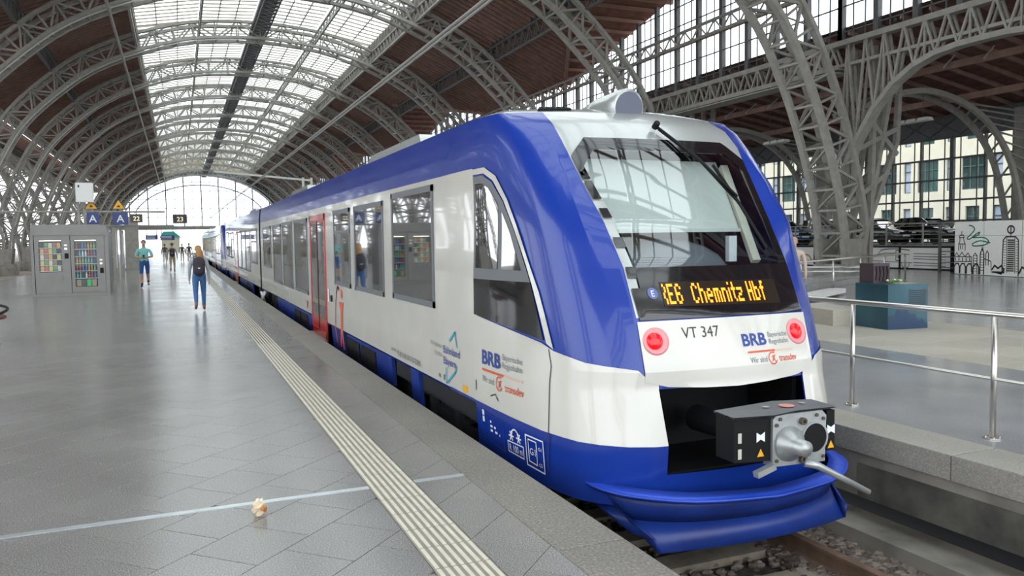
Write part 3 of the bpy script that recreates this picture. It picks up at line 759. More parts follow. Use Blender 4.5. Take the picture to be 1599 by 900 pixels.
ln([(1592, 424), (1596, 415), (1602, 418), (1606, 412), (1612, 420)], .07)
m.build('skyline_drawing', INK, sk)
m = MB(); stroke(m, [D(*p) for p in sm([(1514, 353), (1519, 354), (1523, 359), (1518, 366), (1511, 373), (1516, 374), (1525, 367), (1531, 364), (1529, 368), (1520, 372), (1538, 372), (1546, 378), (1540, 383), (1524, 385), (1520, 382), (1532, 377), (1548, 380)])], .05, fk); m.build('swirl_drawing', INKG, sk)
# ------------------------------------------------------------------ parked cars
def car_parts(cn, paint):
    L, Wd = 4.4, 1.8
    prof = [(0, .38), (.05, .62), (.25, .78), (1.1, .95), (2.0, 1.0), (3.4, 1.02), (4.2, .98), (4.38, .7), (4.36, .36), (3.9, .26), (.3, .26)]
    m = MB(); m.cur = 0
    for sgn in (1,):
        n = len(prof); vs = []
        for wy, ins in ((-.9, .0), (-.82, 0), (.82, 0), (.9, 0)):
            k = .93 if abs(wy) > .85 else 1.0
            for x, z in prof: vs.append((2.2+(x-2.2)*(k if k < 1 else 1), wy, .62+(z-.62)*(.86 if k < 1 else 1)))
        fs = [tuple(range(n)), tuple(3*n+i for i in range(n))]
        for l in range(3):
            for i in range(n): j = (i+1) % n; fs.append((l*n+i, l*n+j, (l+1)*n+j, (l+1)*n+i))
        m.add(vs, fs)
    bm = m.mesh('car_body', paint, True)
    g = MB(); gp = [(1.05, .94), (1.85, 1.42), (2.3, 1.47), (3.3, 1.44), (4.05, 1.02)]
    n = len(gp); vs = [(x, -.80+max(0, z-.94)*.32, z) for x, z in gp]+[(x, .80-max(0, z-.94)*.32, z) for x, z in gp]
    g.add(vs, [tuple(range(n)), tuple(range(n, 2*n))]+[(i, i+1, n+i+1, n+i) for i in range(n-1)])
    gm = g.mesh('windows', DGLASS)
    r = MB(); rp = [(1.75, 1.40), (2.3, 1.49), (3.3, 1.46), (3.55, 1.33)]
    for (xa, za), (xb, zb) in zip(rp[:-1], rp[1:]): r.box(((xa+xb)/2, 0, (za+zb)/2+.005), (abs(xb-xa)+.05, 1.25, .03), Matrix.Rotation(-math.atan2(zb-za, xb-xa), 3, 'Y'))
    for s in (-1, 1):
        r.beam((1.05, s*.79, .95), (1.85, s*.66, 1.42), .06); r.beam((2.75, s*.81, .98), (2.75, s*.66, 1.45), .06)
    rm = r.mesh('roof', paint)
    wm = MB(); wm.lathe([(.0, -.1), (.31, -.1), (.33, -.06), (.33, .1), (.2, .1), (.19, .06), (.0, .06)], (0, 0, 0), (0, 1, 0), 16); wm = wm.mesh('wheel', mat('tyre', (.015, .015, .015), .7))
    hm = MB(); hm.box((0, 0, 0), (.1, .42, .14)); hm = hm.mesh('headlight', mat('car_headlight', (.7, .72, .75), .1, coat=1))
    pm_ = MB(); pm_.box((0, 0, 0), (.02, .52, .11)); pm_ = pm_.mesh('number_plate', TXTW)
    gr = MB(); gr.box((0, 0, 0), (.05, .9, .16)); gr = gr.mesh('grille', BLK)
    return bm, gm, rm, wm, hm, pm_, gr
cars = [('black', (.015, .015, .018), 'glossy black car parked nearest the skyline wall'), ('dark grey', (.06, .065, .07), 'dark grey car second from the skyline wall'), ('silver grey', (.34, .36, .38), 'silver grey car, third from the skyline wall, beside the forked column'), ('blue', (.03, .13, .28), 'blue car left of the forked column beside the train nose')]
for k, (nm, colr, lb) in enumerate(cars):
    parts = car_parts(nm, mat('car_paint_'+nm.replace(' ', '_'), colr, .15, .1, coat=1))
    o = tag(empty('car', (39.2-k*1.87, 30.4+k*1.85, DZ+.005), 1.571), lb, 'car', 'cars on the parking deck')
    link('car_body', parts[0], o); link('windows', parts[1], o); link('roof', parts[2], o)
    for x in (.85, 3.5):
        for s in (-1, 1): link('wheel', parts[3], o, (x, s*.8, .33), math.pi if s < 0 else 0)
    for s in (-1, 1): link('headlight', parts[4], o, (.1, s*.6, .66))
    link('number_plate', parts[5], o, (-.02, 0, .5)); link('grille', parts[6], o, (.03, 0, .62))
# hanging lamps in the aisle
lampm = MB()
for i in range(3): lampm.box((0, (i-1)*.62, 0), (.5, .58, .16), None, None, .8)
lampm = lampm.mesh('lamp_body', mat('lamp_white', (.7, .7, .66), .4)); 
for (px, py, lb) in ((1427, 189, 'white three part hanging lamp above the skyline wall'), (1212, 222, 'white three part hanging lamp just right of the train')):
    p = on(px, py, 0, 33); o = tag(empty('hanging_lamp', p), lb, 'lamp', 'hanging aisle lamps'); link('lamp_body', lampm, o)
    r = MB()
    for s in (-.5, .5): r.tube([(0, s, .05), (0, s, 10.0-p.z)], .012, 5)
    r.build('suspension_rod', STEELD, o)
# ------------------------------------------------------------------ near railing
rl = tag(empty('handrail', (6.21, 0, 0)), 'stainless steel handrail along the right platform edge', 'railing')
pm_ = MB(); pm_.tube([(0, 0, 0), (0, 0, 1.02)], .024, 12); postm = pm_.mesh('post', STAIN, True)
fm_ = MB(); fm_.lathe([(.07, 0), (.07, .008), (.03, .012)], (0, 0, .002), (0, 0, 1), 16); 
for a in range(4): fm_.lathe([(.009, 0), (.009, .014)], (.052*math.cos(a*1.57+.8), .052*math.sin(a*1.57+.8), .006), (0, 0, 1), 6)
flm = fm_.mesh('foot_flange', STAIN)
for k in range(-1, 7):
    o = link('post', postm, rl, (0, 4.48+1.5*k, 0)); link('foot_flange', flm, o)
b = MB(); b.tube([(0, 1.4, 1.04), (0, 14.5, 1.04)], .026, 12); b.build('top_rail', STAIN, rl, True)
b = MB(); b.tube([(0, 1.4, .50), (0, 14.5, .50)], .014, 10); b.build('mid_rail', STAIN, rl, True)
# second railing by the memorial
r0, r1 = on(1413, 440, 2, 0), on(1285, 462, 2, 0); r1 = r0+(r1-r0)*1.5; dr = (r1-r0).normalized(); Lr = (r1-r0).length
rl2 = tag(empty('handrail', r0), 'low barred stainless railing behind the teal memorial block', 'railing')
b = MB(); b.tube([(0, 0, 0), (0, 0, .85), (dr*.06)+Vector((0, 0, .98)), (dr*.2)+Vector((0, 0, 1.0)), dr*Lr+Vector((0, 0, 1.0))], .035, 10); b.build('top_rail', STAIN, rl2, True)
for k in range(1, 6): b = MB(); b.tube([dr*Lr*k/5, dr*Lr*k/5+Vector((0, 0, 1.0))], .03, 8); b.build('post', STAIN, rl2, True)
for k in range(4): b = MB(); b.tube([dr*Lr*.4+Vector((0, 0, .2+k*.18)), dr*Lr+Vector((0, 0, .2+k*.18))], .014, 6); b.build('bar', STAIN, rl2, True)
s0, s1 = on(1308, 460, 2, 0), on(1250, 473, 2, 0); m = MB(); m.beam(Vector((s0.x, s0.y, .12)), Vector((s1.x, s1.y, .12)), .45, .12); tag(m.build('concrete_kerb', mat('pale_kerb', (.62, .62, .6), .6)), 'pale low kerb slab behind the railing left of the memorial', 'kerb')
p0, p1_ = on(1330, 488, 2, .25), on(1255, 478, 2, .25); m = MB(); m.beam(Vector((p0.x, p0.y, .15)), Vector((p1_.x, p1_.y, .15)), .8, .3); tag(m.build('stone_bench', BEIGE), 'low beige stone slab beside the train and memorial', 'bench')
b0_, b1_ = on(1258, 424, 0, 24), on(1347, 424, 0, 26.5); m = MB()
for dz in (0, .18): m.beam((b0_.x, b0_.y, b0_.z+dz), (b1_.x, b1_.y, b1_.z+dz), .06)
m.beam((b1_.x, b1_.y, 0), (b1_.x, b1_.y, b1_.z+.2), .06); m.beam((b0_.x, b0_.y, 0), (b0_.x, b0_.y, b0_.z+.2), .06)
tag(m.build('white_barrier', TXTW), 'thin white double barrier rail in front of the forked column', 'barrier')
# memorial block
Lm, Mm, Rm = on(1332, 511, 2, 0), on(1386, 516, 2, 0), on(1448, 512.5, 2, 0)
e2 = (Rm-Mm); e1 = Vector((-e2.y, e2.x, 0)).normalized()*e2.length*.95; Qm = Mm+e1+e2
mo = tag(empty('memorial_block', Mm), 'teal square memorial block with printed text on its side', 'memorial')
TEAL = mat('memorial_teal', (.016, .075, .105), .3, .2, .35, 1.6, coat=.4)
HB = on(1387, 445, 1, Mm.y).z
m = MB(); pts = [(0, 0), (e2.x, e2.y), ((e1+e2).x, (e1+e2).y), (e1.x, e1.y)]
prism_tile(m, pts, .0, HB, .012); m.build('body', TEAL, mo)
m = MB(); eu = e2.normalized(); nn = Vector((eu.y, -eu.x, 0))
NAVY = mat('memorial_navy_print', (.012, .04, .10), .3); WL = e2.length
rr = random.Random(5)
tz = [.10+.22*abs(math.sin(k*.55))+rr.uniform(0, .04) for k in range(25)]
poly = [(0.0, .01)]+[(WL*k/24, min(.42, tz[k]+(.06 if k > 6 else -.02*k))) for k in range(25)][::1]
poly = [(0, .01), (WL, .01)]+[(WL*k/24, .12+.22*math.sin(.6+k*.11)**2+.05*math.sin(k*1.3)) for k in range(24, -1, -1)]
m.add([tuple(eu*u+nn*.004+Vector((0, 0, v))) for u, v in poly], [tuple(range(len(poly)))]); m.build('landscape_print', NAVY, mo)
m = MB(); f_ = lambda u, v: tuple(eu*u+nn*.005+Vector((0, 0, v)))
for k in range(9):
    x = WL*.52; 
    while x < WL*.94-(.05 if k == 8 else 0):
        wd = rr.uniform(.02, .06); wd = min(wd, WL*.95-x); z = HB-.13-k*.035
        m.add([f_(x, z), f_(x+wd, z), f_(x+wd, z+.017), f_(x, z+.017)], [(0, 1, 2, 3)]); x += wd+.011
m.build('printed_text', TXTK, mo)
PURP = mat('dark_purple_metal', (.05, .03, .04), .45)
cb = tag(empty('memorial_box', Mm+e1*.78+e2*.10+Vector((0, 0, HB+.002))), 'dark purple box sculpture standing on the teal memorial block', 'sculpture'); m = MB(); q = e2.normalized(); qn = e1.normalized(); Sz = .36
R_ = Matrix((q, qn, Vector((0, 0, 1)))).transposed()
m.box((q*Sz/2+Vector((0, 0, Sz/2))), (Sz, Sz, Sz), R_); m.build('box', PURP, cb)
m = MB()
for k in range(4):
    c0 = q*(.06+k*.08)-qn*(Sz/2+.006); pts_ = [c0+Vector((0, 0, .05)), c0+q*.02+Vector((0, 0, .18)), c0+Vector((0, 0, .31))]; m.tube(pts_, .022, 6)
m.build('relief_figures', mat('purple_dark_relief', (.02, .01, .012), .6), cb)
fw_ = tag(empty('flower_bouquet', Mm+e1*.42+e2*.55+Vector((0, 0, HB+.002))), 'cut flowers with green leaves lying on the memorial block', 'flowers')
m = MB(); rr = random.Random(9)
for k in range(14):
    a = rr.uniform(-.6, .6); L_ = rr.uniform(.15, .26); d_ = Vector((q*math.cos(a)+qn*math.sin(a))); s_ = q*rr.uniform(-.2, .05)
    m.tube([s_+Vector((0, 0, .01)), s_+d_*L_*.6+Vector((0, 0, .05)), s_+d_*L_+Vector((0, 0, .03+rr.random()*.04))], .008, 5, rad=[.004, .012, .003])
m.build('stems_and_leaves', mat('leaf_green', (.10, .22, .05), .6), fw_)
m = MB()
for k in range(5): m.ell(q*rr.uniform(-.2, .2)+qn*rr.uniform(-.08, .08)+Vector((0, 0, .05)), (.025, .025, .02), 7, 5)
m.build('petals', mat('petal_cream', (.75, .72, .55), .6), fw_)
# ------------------------------------------------------------------ TRAIN
ZT = [-.25, -.02, .2, .6, .73, 1.12, 1.49, 1.84, 2.19, 2.53, 2.70, 2.83, 2.90, 2.96, 3.0]
T_YC = [4.80, 4.78, 4.76, 4.86, 4.86, 5.00, 5.17, 5.40, 5.67, 5.93, 6.08, 6.28, 6.50, 6.85, 7.4]
T_IH = [.76, .76, .76, .78, .78, .78, .78, .81, .86, .90, .90, .88, .78, .55, .05]
T_IY = [4.86, 4.85, 4.83, 4.93, 4.93, 5.04, 5.22, 5.46, 5.74, 6.0, 6.18, 6.42, 6.65, 6.97, 7.4]
T_EH = [.93, .93, .93, .86, .83, .89, .945, 1.0, 1.0, 1.0, 1.04, 1.10, 1.0, .7, .07]
T_EY = [4.95, 4.93, 4.91, 4.95, 4.94, 5.11, 5.30, 5.47, 5.73, 6.05, 6.25, 6.50, 6.78, 7.05, 7.42]
T_SH = [1.34, 1.36, 1.375, 1.375, 1.375, 1.375, 1.375, 1.375, 1.372, 1.364, 1.345, 1.325, 1.13, .8, .25]
YJ = 6.92
YB = 7.65
UA = [0, .2, .4, .6, .75, .88, 1]; UU = [0, .34, .61, .81, .944, 1, 1]; UB = [0, .044, .106, .241, .4635, .726, 1]
def surf(t, z):
    s = -1 if t < 0 else 1; t = abs(t)
    g = lambda T: lerp_tab(z, ZT, T)
    yc, ih, iy, eh, ey, sh = g(T_YC), g(T_IH), g(T_IY), g(T_EH), g(T_EY), g(T_SH)
    if t <= .4: k = t/.4; h, y = ih*k, yc+(iy-yc)*k*k
    elif t <= .55: k = (t-.4)/.15; h, y = ih+(eh-ih)*k, iy+(ey-iy)*k
    else:
        k = (t-.55)/.45; a, b = lerp_tab(k, UA, UU), lerp_tab(k, UA, UB)
        h, y = eh+(sh-eh)*a, ey+(YB-ey)*b
    return Vector((XC+s*h, y, z))
def surfo(t, z, o):
    p = surf(t, z); e = .01
    n = (surf(t+e, z)-surf(t-e, z)).cross(surf(t, z+e)-surf(t, z-e))
    if n.length < 1e-9: return p
    n.normalize()
    if n.dot(p-Vector((XC, 7.2, min(z, 2.4)))) < 0: n = -n
    return p+n*o
def t_of_y(y, z, s=-1):
    lo_, hi_ = .55, 1.0
    for _ in range(30):
        k = (lo_+hi_)/2
        if surf(k, z).y < y: lo_ = k
        else: hi_ = k
    return s*lo_
def t_of_u(u, z):
    ih = lerp_tab(z, ZT, T_IH); return .4*u/ih
def sidexy(y, z, o=.004, s=-1):
    if y >= YB: return Vector((XC+s*(lerp_tab(z, ZT, T_SH)+o), y, z))
    return surfo(t_of_y(y, z, s), z, o)
def patch(mb, poly, off, ct=.04, cz=.08, m=None):   # poly in (t,z)
    t0, t1 = min(p[0] for p in poly), max(p[0] for p in poly); z0, z1 = min(p[1] for p in poly), max(p[1] for p in poly)
    nt = max(1, math.ceil((t1-t0)/ct)); nz = max(1, math.ceil((z1-z0)/cz))
    # always split at the creases
    ts = sorted(set([t0+(t1-t0)*i/nt for i in range(nt+1)]+[k for k in (-.55, -.4, .4, .55) if t0 < k < t1]))
    zs = sorted(set([z0+(z1-z0)*i/nz for i in range(nz+1)]+[k for k in ZT if z0 < k < z1]))
    for i in range(len(ts)-1):
        colp = clip(clip(poly, -1, 0, -ts[i]), 1, 0, ts[i+1])
        if len(colp) < 3: continue
        for j in range(len(zs)-1):
            c = clip(clip(colp, 0, -1, -zs[j]), 0, 1, zs[j+1])
            if len(c) < 3: continue
            cc = [c[0]]
            for p in c[1:]:
                if abs(p[0]-cc[-1][0])+abs(p[1]-cc[-1][1]) > 1e-6: cc.append(p)
            if len(cc) > 2 and abs(cc[0][0]-cc[-1][0])+abs(cc[0][1]-cc[-1][1]) < 1e-6: cc.pop()
            if len(cc) < 3: continue
            mb.add([surfo(t, z, off) for t, z in cc], [tuple(range(len(cc)))], m)
def weld(me, d=.0004):
    import bmesh
    b = bmesh.new(); b.from_mesh(me); bmesh.ops.remove_doubles(b, verts=b.verts, dist=d); bmesh.ops.recalc_face_normals(b, faces=b.faces); b.to_mesh(me); b.free(); return me
tr = tag(empty('railcar_train', (0, 0, 0)), 'blue and white two-car diesel railcar unit with front cab nearest the camera', 'train', 'coupled railcar units')
def cab(parent, xf=None):
    sh = MB(); tl = sorted(set([k*.04 for k in range(0, 11)]+[.344, .4, .43, .46, .49, .52, .55]+[.55+.45*k/14 for k in range(15)]+[.946]))
    tl = sorted(set([-t for t in tl]+tl)); zl = sorted(set(ZT+[.05, .4, .9, 1.3, 1.65, 2.0, 2.35, 2.45, 2.62, 2.865, 2.93, 1.48]))
    idx = {}
    def vid(t, z):
        k = (round(t, 5), round(z, 5))
        if k not in idx: idx[k] = len(sh.v); sh.v.append(tuple(surf(t, z)))
        return idx[k]
    for i in range(len(tl)-1):
        for j in range(len(zl)-1):
            tm, zm = (tl[i]+tl[i+1])/2, (zl[j]+zl[j+1])/2
            if abs(tm) < .344 and -.02 < zm < .6: continue
            if abs(tm) > .946 and zm < .2: continue
            if abs(tm) < .36 and 1.12 < zm < 2.45: continue
            mi = 1 if (zm > 2.83 or (abs(tm) < .40 and zm > 1.12)) else 0
            sh.f.append([vid(tl[i], zl[j]), vid(tl[i+1], zl[j]), vid(tl[i+1], zl[j+1]), vid(tl[i], zl[j+1])]); sh.m.append(mi)
    o = sh.build('cab_shell', [BLUE, SILVER], parent, True)
    bv = o.modifiers.new('es', 'EDGE_SPLIT'); bv.split_angle = math.radians(24)
    def P(name, polys, off, mats, smooth=True, par=None, ct=.04, cz=.08):
        mb = MB()
        for p in polys: patch(mb, p, off, ct, cz)
        me = weld(mb.mesh(name, mats, smooth)); return link(name, me, par or parent)
    Y = lambda y, z, s: (t_of_y(y, z, s), z)
    for s in (-1, 1):
        # lower white side, cream line, window
        P('white_side_panel', [[(s*.346, .2), (s*.40, .2), (s*.55, .2), Y(5.6, .21, s), Y(6.92, .23, s), Y(6.92, 1.03, s), Y(5.64, .90, s), Y(5.5, .85, s), Y(5.2, .79, s), (s*.55, .745), (s*.4, .70), (s*.346, .66)]], .009, WHITE)
        P('white_door_panel', [[Y(6.93, .23, s), (s*1, .23), (s*1, 2.37), Y(6.93, 2.37, s)]], .006, WHITE)
        arch_out = [(6.92, 2.36), (6.66, 2.36), (6.44, 2.27), (6.2, 2.05), (5.95, 1.72), (5.7, 1.30), (5.5, .86)]
        arch_in = [(5.58, .90), (5.78, 1.34), (6.02, 1.74), (6.26, 2.04), (6.48, 2.23), (6.66, 2.305), (6.92, 2.31)]
        P('cream_trim', [[Y(a, b, s) for a, b in arch_out]+[Y(a, b, s) for a, b in arch_in]], .011, WHITE, ct=.02)
        P('cab_door_panel', [[Y(6.94, 1.03, s), Y(6.94, 2.31, s), Y(6.90, 2.31, s), Y(6.90, 1.03, s)]], .003, GREYF)
        P('black_lower_glass', [[Y(6.9, 1.03, s), Y(5.62, .92, s), Y(5.81, 1.37, s), Y(6.9, 1.36, s)]], .010, BLACK)
        P('side_window_frame', [[Y(6.9, 1.36, s), Y(5.81, 1.37, s), Y(6.03, 1.74, s), Y(6.28, 2.04, s), Y(6.5, 2.22, s), Y(6.68, 2.29, s), Y(6.9, 2.29, s)]], .011, GREYF)
        P('side_pane', [[Y(6.84, 1.46, s), Y(6.36, 1.46, s), Y(6.36, 2.02, s), Y(6.55, 2.17, s), Y(6.7, 2.22, s), Y(6.84, 2.22, s)]], .015, DGLASS)
        P('side_pane', [[Y(6.28, 1.46, s), Y(5.95, 1.46, s), Y(6.12, 1.76, s), Y(6.28, 1.95, s)]], .015, DGLASS)
        # seams
        P('panel_seam', [[Y(5.545, -.1, s), Y(5.555, -.1, s), Y(5.555, .86, s), Y(5.545, .86, s)]], .013, TXTK, ct=.01)
    # front ring patches with the windscreen opening left free (bridged polygons)
    def ring(outer, inner):
        return outer+[outer[0]]+[inner[0]]+inner[::-1]
    U = lambda u, z: (t_of_u(u, z), z)
    glass_o = [U(-.69, 1.482), U(.69, 1.482), U(.80, 2.30), U(.66, 2.448), U(-.66, 2.448), U(-.80, 2.30)]
    blk = [U(-.76, 1.10), U(.76, 1.10), U(.77, 1.49), U(.80, 1.84), U(.85, 2.19), U(.87, 2.40), U(.70, 2.56), U(-.70, 2.56), U(-.87, 2.40), U(-.85, 2.19), U(-.80, 1.84), U(-.77, 1.49)]
    P('windscreen_frame', [ring(blk, glass_o)], .013, BLACK)
    P('windscreen', [glass_o], .016, WSG)
    bot = [U(-.78, .66), U(-.6, .615), U(-.3, .59), U(0, .58), U(.3, .59), U(.6, .615), U(.78, .66)]
    P('headlight_panel', [bot+[U(.785, 1.09), U(-.785, 1.09)]], .012, WHITE)
    # recess behind the opening and the cab interior
    m = MB(); m.bx(XC-.70, XC+.70, 5.55, 5.6, -.05, .7); m.bx(XC-.70, XC-.66, 5.0, 5.6, -.05, .60); m.bx(XC+.66, XC+.70, 5.0, 5.6, -.05, .60); m.bx(XC-.7, XC+.7, 4.86, 5.6, -.06, -.02); m.bx(XC-.7, XC+.7, 4.95, 5.6, .62, .66)
    m.build('coupler_recess', BLK, parent)
    m = MB(); m.bx(XC-1.2, XC+1.2, 7.0, 7.05, .8, 2.6)
    m.build('cab_rear_wall', mat('cab_interior_dark', (.03, .032, .035), .7), parent)
    m = MB(); m.add([(XC-.78, 5.62, 1.78), (XC+.62, 5.62, 1.78), (XC+.72, 6.08, 2.40), (XC-.78, 6.08, 2.40)], [(0, 1, 2, 3)]); m.beam((XC-.78, 5.61, 1.77), (XC+.64, 5.61, 1.77), .03)
    m.build('roller_blind', mat('roller_blind_grey', (.60, .62, .58), .7), parent)
    m = MB(); m.ell((XC-.05, 5.75, 1.36), (.62, .38, .34), 20, 10); m.bx(XC-.85, XC+.85, 5.3, 6.1, 1.2, 1.44); m.build('dashboard', mat('dash_grey', (.11, .125, .15), .6), parent, True)
    m = MB(); m.bx(XC+.46, XC+.54, 5.55, 5.6, 1.5, 1.72); m.build('dash_lamp', TXTW, parent)
    m = MB(); m.beam((XC+.62, 5.4, 1.5), (XC+.74, 6.0, 2.35), .07, .05); m.build('inner_pillar', mat('pillar_cream', (.6, .57, .48), .6), parent)
    return P, U, Y
P, U, Yf = cab(tr)
# display with dot letters
disp = MB(); 
def fpt(u, z, o): return surfo(t_of_u(u, z), z, o)
m = MB(); patch(m, [U(-.53, 1.19), U(.56, 1.17), U(.56, 1.36), U(-.53, 1.37)], .016); link('destination_display', weld(m.mesh('destination_display', mat('display_brown_black', (.02, .014, .01), .15))), tr)
GL = {'R': '1110 1001 1001 1110 1010 1001 1001', 'E': '1111 1000 1000 1110 1000 1000 1111', '6': '0110 1001 1000 1110 1001 1001 0110', 'C': '0110 1001 1000 1000 1000 1001 0110', 'h': '1000 1000 1110 1001 1001 1001 1001', 'e': '0000 0000 0110 1001 1111 1000 0110', 'm': '00000 00000 11110 10101 10101 10101 10101', 'n': '0000 0000 1110 1001 1001 1001 1001', 'i': '1 0 1 1 1 1 1', 't': '010 010 111 010 010 010 001', 'z': '0000 0000 1111 0001 0110 1000 1111', 'H': '1001 1001 1001 1111 1001 1001 1001', 'b': '1000 1000 1110 1001 1001 1001 1110', 'f': '011 010 111 010 010 010 010', ' ': '00 00 00 00 00 00 00'}
m = MB(); cur = 0; seq = []
for ch in 'RE6  Chemnitz Hbf':
    rows = GL[ch].split(); wd = len(rows[0])
    for r, row in enumerate(rows):
        for c_, v in enumerate(row):
            if v == '1': seq.append((cur+c_, 6-r))
    cur += wd+1
u0, u1 = -.545, .435; kx = (u1-u0)/cur; kz = .150/7
for (a, b) in seq:
    ua, za = u0+a*kx, 1.20+b*kz+.004*(1-a/cur)
    if ua < -.52: continue
    m.add([fpt(ua, za, .020), fpt(ua+kx*.97, za, .020), fpt(ua+kx*.97, za+kz*.93, .020), fpt(ua, za+kz*.93, .020)], [(0, 1, 2, 3)])
tag(m.build('destination_text', LED, tr), kind='stuff')
m = MB(); pts_ = [fpt(-.605+.043*math.cos(k*.393), 1.288+.043*math.sin(k*.393), .017) for k in range(16)]; m.add(pts_, [tuple(range(16))]); bo = m.build('route_badge', mat('badge_blue', (.09, .12, .32), .4), tr)
m = MB(); put_text(m, 'E', lambda u, v: fpt(-.605+u, 1.264+v, .019), .065, align='CENTER'); m.build('badge_letter', TXTW, bo)
# front lettering
def ftext(s, u, z, size, mtl, w=None, bold=0, nm='lettering'):
    m = MB(); put_text(m, s, lambda a, b: fpt(u+a, z+b, .0145), size, w, None, bold); return m.build(nm, mtl, tr)
ftext('VT 347', -.435, .955, .115, TXTK, .325)
ftext('BRB', .085, .868, .125, TXTB, .235, .03); ftext('Bayerische', .345, .92, .056, TXTG, .2); ftext('Regiobahn', .345, .868, .056, TXTG, .2)
def gradbar(fp, name, par):
    m = MB(); n = 12
    for k in range(n):
        m.cur = 0 if k < 7 else 1
        m.add([fp(k/n, 0), fp((k+1)/n, 0), fp((k+1)/n, 1), fp(k/n, 1)], [(0, 1, 2, 3)])
    return m.build(name, [ORANGE, mat('logo_fade', (.6, .45, .36), .4)], par)
gradbar(lambda a, b: fpt(.115+.46*a, .812+.014*b, .0145), 'logo_bar', tr)
ftext('Wir sind', .125, .738, .062, TXTG, .165); ftext('transdev', .415, .735, .068, ORANGE, .185, .01)
def logo(fp, r, par, w=.012):      # small running figure in a ring
    m = MB(); stroke(m, [(r*math.cos(a*.35+1.2), r*math.sin(a*.35+1.2)) for a in range(14)], w, fp)
    m.add([fp(-.25*r, .35*r), fp(.75*r, .6*r), fp(.35*r, .05*r), fp(.6*r, -.85*r), fp(.15*r, -.3*r), fp(-.45*r, -.8*r), fp(0, 0)], [(0, 1, 2, 6), (2, 3, 4, 6), (4, 5, 6)])
    m.add([fp(.45*r+.16*r*math.cos(k), .95*r+.16*r*math.sin(k)) for k in range(6)], [tuple(range(6))])
    return m.build('logo_figure', ORANGE, par)
logo(lambda a, b: fpt(.35+a, .762+b, .0145), .042, tr, .009)
# tail lights
for s in (-1, 1):
    c = fpt(s*.66, .945, .012); nrm = (fpt(s*.66, .945, .05)-c).normalized()
    m = MB(); m.lathe([(.105, 0), (.105, .004), (.085, .008), (.07, .002)], c, nrm, 28); h_ = m.build('light_housing', TAILR, tr, True)
    m = MB(); m.lathe([(.066, 0), (.063, .016), (.045, .028), (.02, .034), (.001, .035)], c+CR*(-.012), nrm, 20); m.build('tail_lens', TAIL, h_, True)
# side lettering (left side; u runs towards the cab)
def stext(s, y, z, size, mtl, w=None, bold=0, o=.014, par=None):
    m = MB(); put_text(m, s, lambda a, b: sidexy(y-a, z+b, o), size, w, None, bold); return m.build('lettering', mtl, par or tr)
stext('BRB', 6.71, .60, .175, TXTB, .40, .03); stext('Bayerische', 6.27, .685, .075, TXTG, .35); stext('Regiobahn', 6.27, .615, .075, TXTG, .35)
gradbar(lambda a, b: sidexy(6.71-.8*a, .535+.02*b, .014), 'logo_bar', tr)
stext('Wir sind', 6.71, .435, .085, TXTG, .26); stext('transdev', 6.22, .42, .095, ORANGE, .33, .01)
logo(lambda a, b: sidexy(6.34-a, .465+b, .014), .06, tr)
stext('Bahnland', 7.83, .555, .11, TXTB, .52, .01); stext('Bayern', 7.83, .44, .11, TXTB, .40, .01); stext('Wir fahren', 8.30, .585, .075, TXTG, .40); stext('für das', 8.14, .50, .075, TXTG, .24)
m = MB(); fs_ = lambda a, b: sidexy(a, b, .014)
stroke(m, [(7.62, .70), (7.45, .80), (7.40, .66)], .025, fs_); m.build('logo_chevron', TEALL, tr); m = MB(); stroke(m, [(7.76, .40), (7.74, .25), (7.45, .40), (7.42, .46)], .025, fs_); m.build('logo_chevron', TEALL, tr)
stext('95 80 1648 347-0 D-TDRD', 9.72, .275, .095, TXTK, 1.02)
m = MB()
for (y, z, a, b) in ((10.05, .30, .05, .04), (9.92, .31, .08, .03), (8.02, .27, .05, .04), (7.86, .26, .04, .06)): m.add([sidexy(y, z, .008), sidexy(y-a, z, .008), sidexy(y-a, z+b, .008), sidexy(y, z+b, .008)], [(0, 1, 2, 3)])
m.build('small_stencils', TXTG, tr)
m = MB(); m.add([sidexy(7.25, .25, .008), sidexy(7.10, .25, .008), sidexy(7.10, .31, .008), sidexy(7.25, .31, .008)], [(0, 1, 2, 3)]); m.build('orange_marker', YEL, tr)
m = MB(); stroke(m, [(6.52, .33), (6.42, .36), (6.36, .31)], .012, fs_); stroke(m, [(6.86, .42), (6.86, .33)], .016, fs_); m.build('jacking_marks', TXTK, tr)
# blue skirt markings
m = MB(); fb = lambda a, b: sidexy(a, b, .010)
stroke(m, [(6.20, -.09), (5.93, -.10), (5.93, -.0), (6.20, .0)], .010, fb, True)
put_text(m, 'R 100 m', lambda a, b: sidexy(6.175-a, -.078+b, .010), .085, .225)
for c0, sg in ((6.13, 1), (6.00, -1)):
    for k in range(3): stroke(m, [(c0+.04*math.cos(k*1.05), .055+.04*math.sin(k*1.05)), (c0-.04*math.cos(k*1.05), .055-.04*math.sin(k*1.05))], .013, fb)
stroke(m, [(6.13-.13*k/8, .085+.035*math.sin(math.pi*k/8)) for k in range(9)], .014, fb)
stroke(m, [(5.88, -.13), (5.60, -.14), (5.60, .12), (5.88, .12)], .012, fb, True); stroke(m, [(5.84, -.09), (5.71, -.10), (5.71, .09), (5.84, .09)], .010, fb, True)
put_text(m, 'G1', lambda a, b: sidexy(5.82-a, -.03+b, .010), .08, .09); put_text(m, 'G1', lambda a, b: sidexy(5.68-a, .03+b, .010), .04, .05); put_text(m, 'G2', lambda a, b: sidexy(5.68-a, -.10+b, .010), .04, .05)
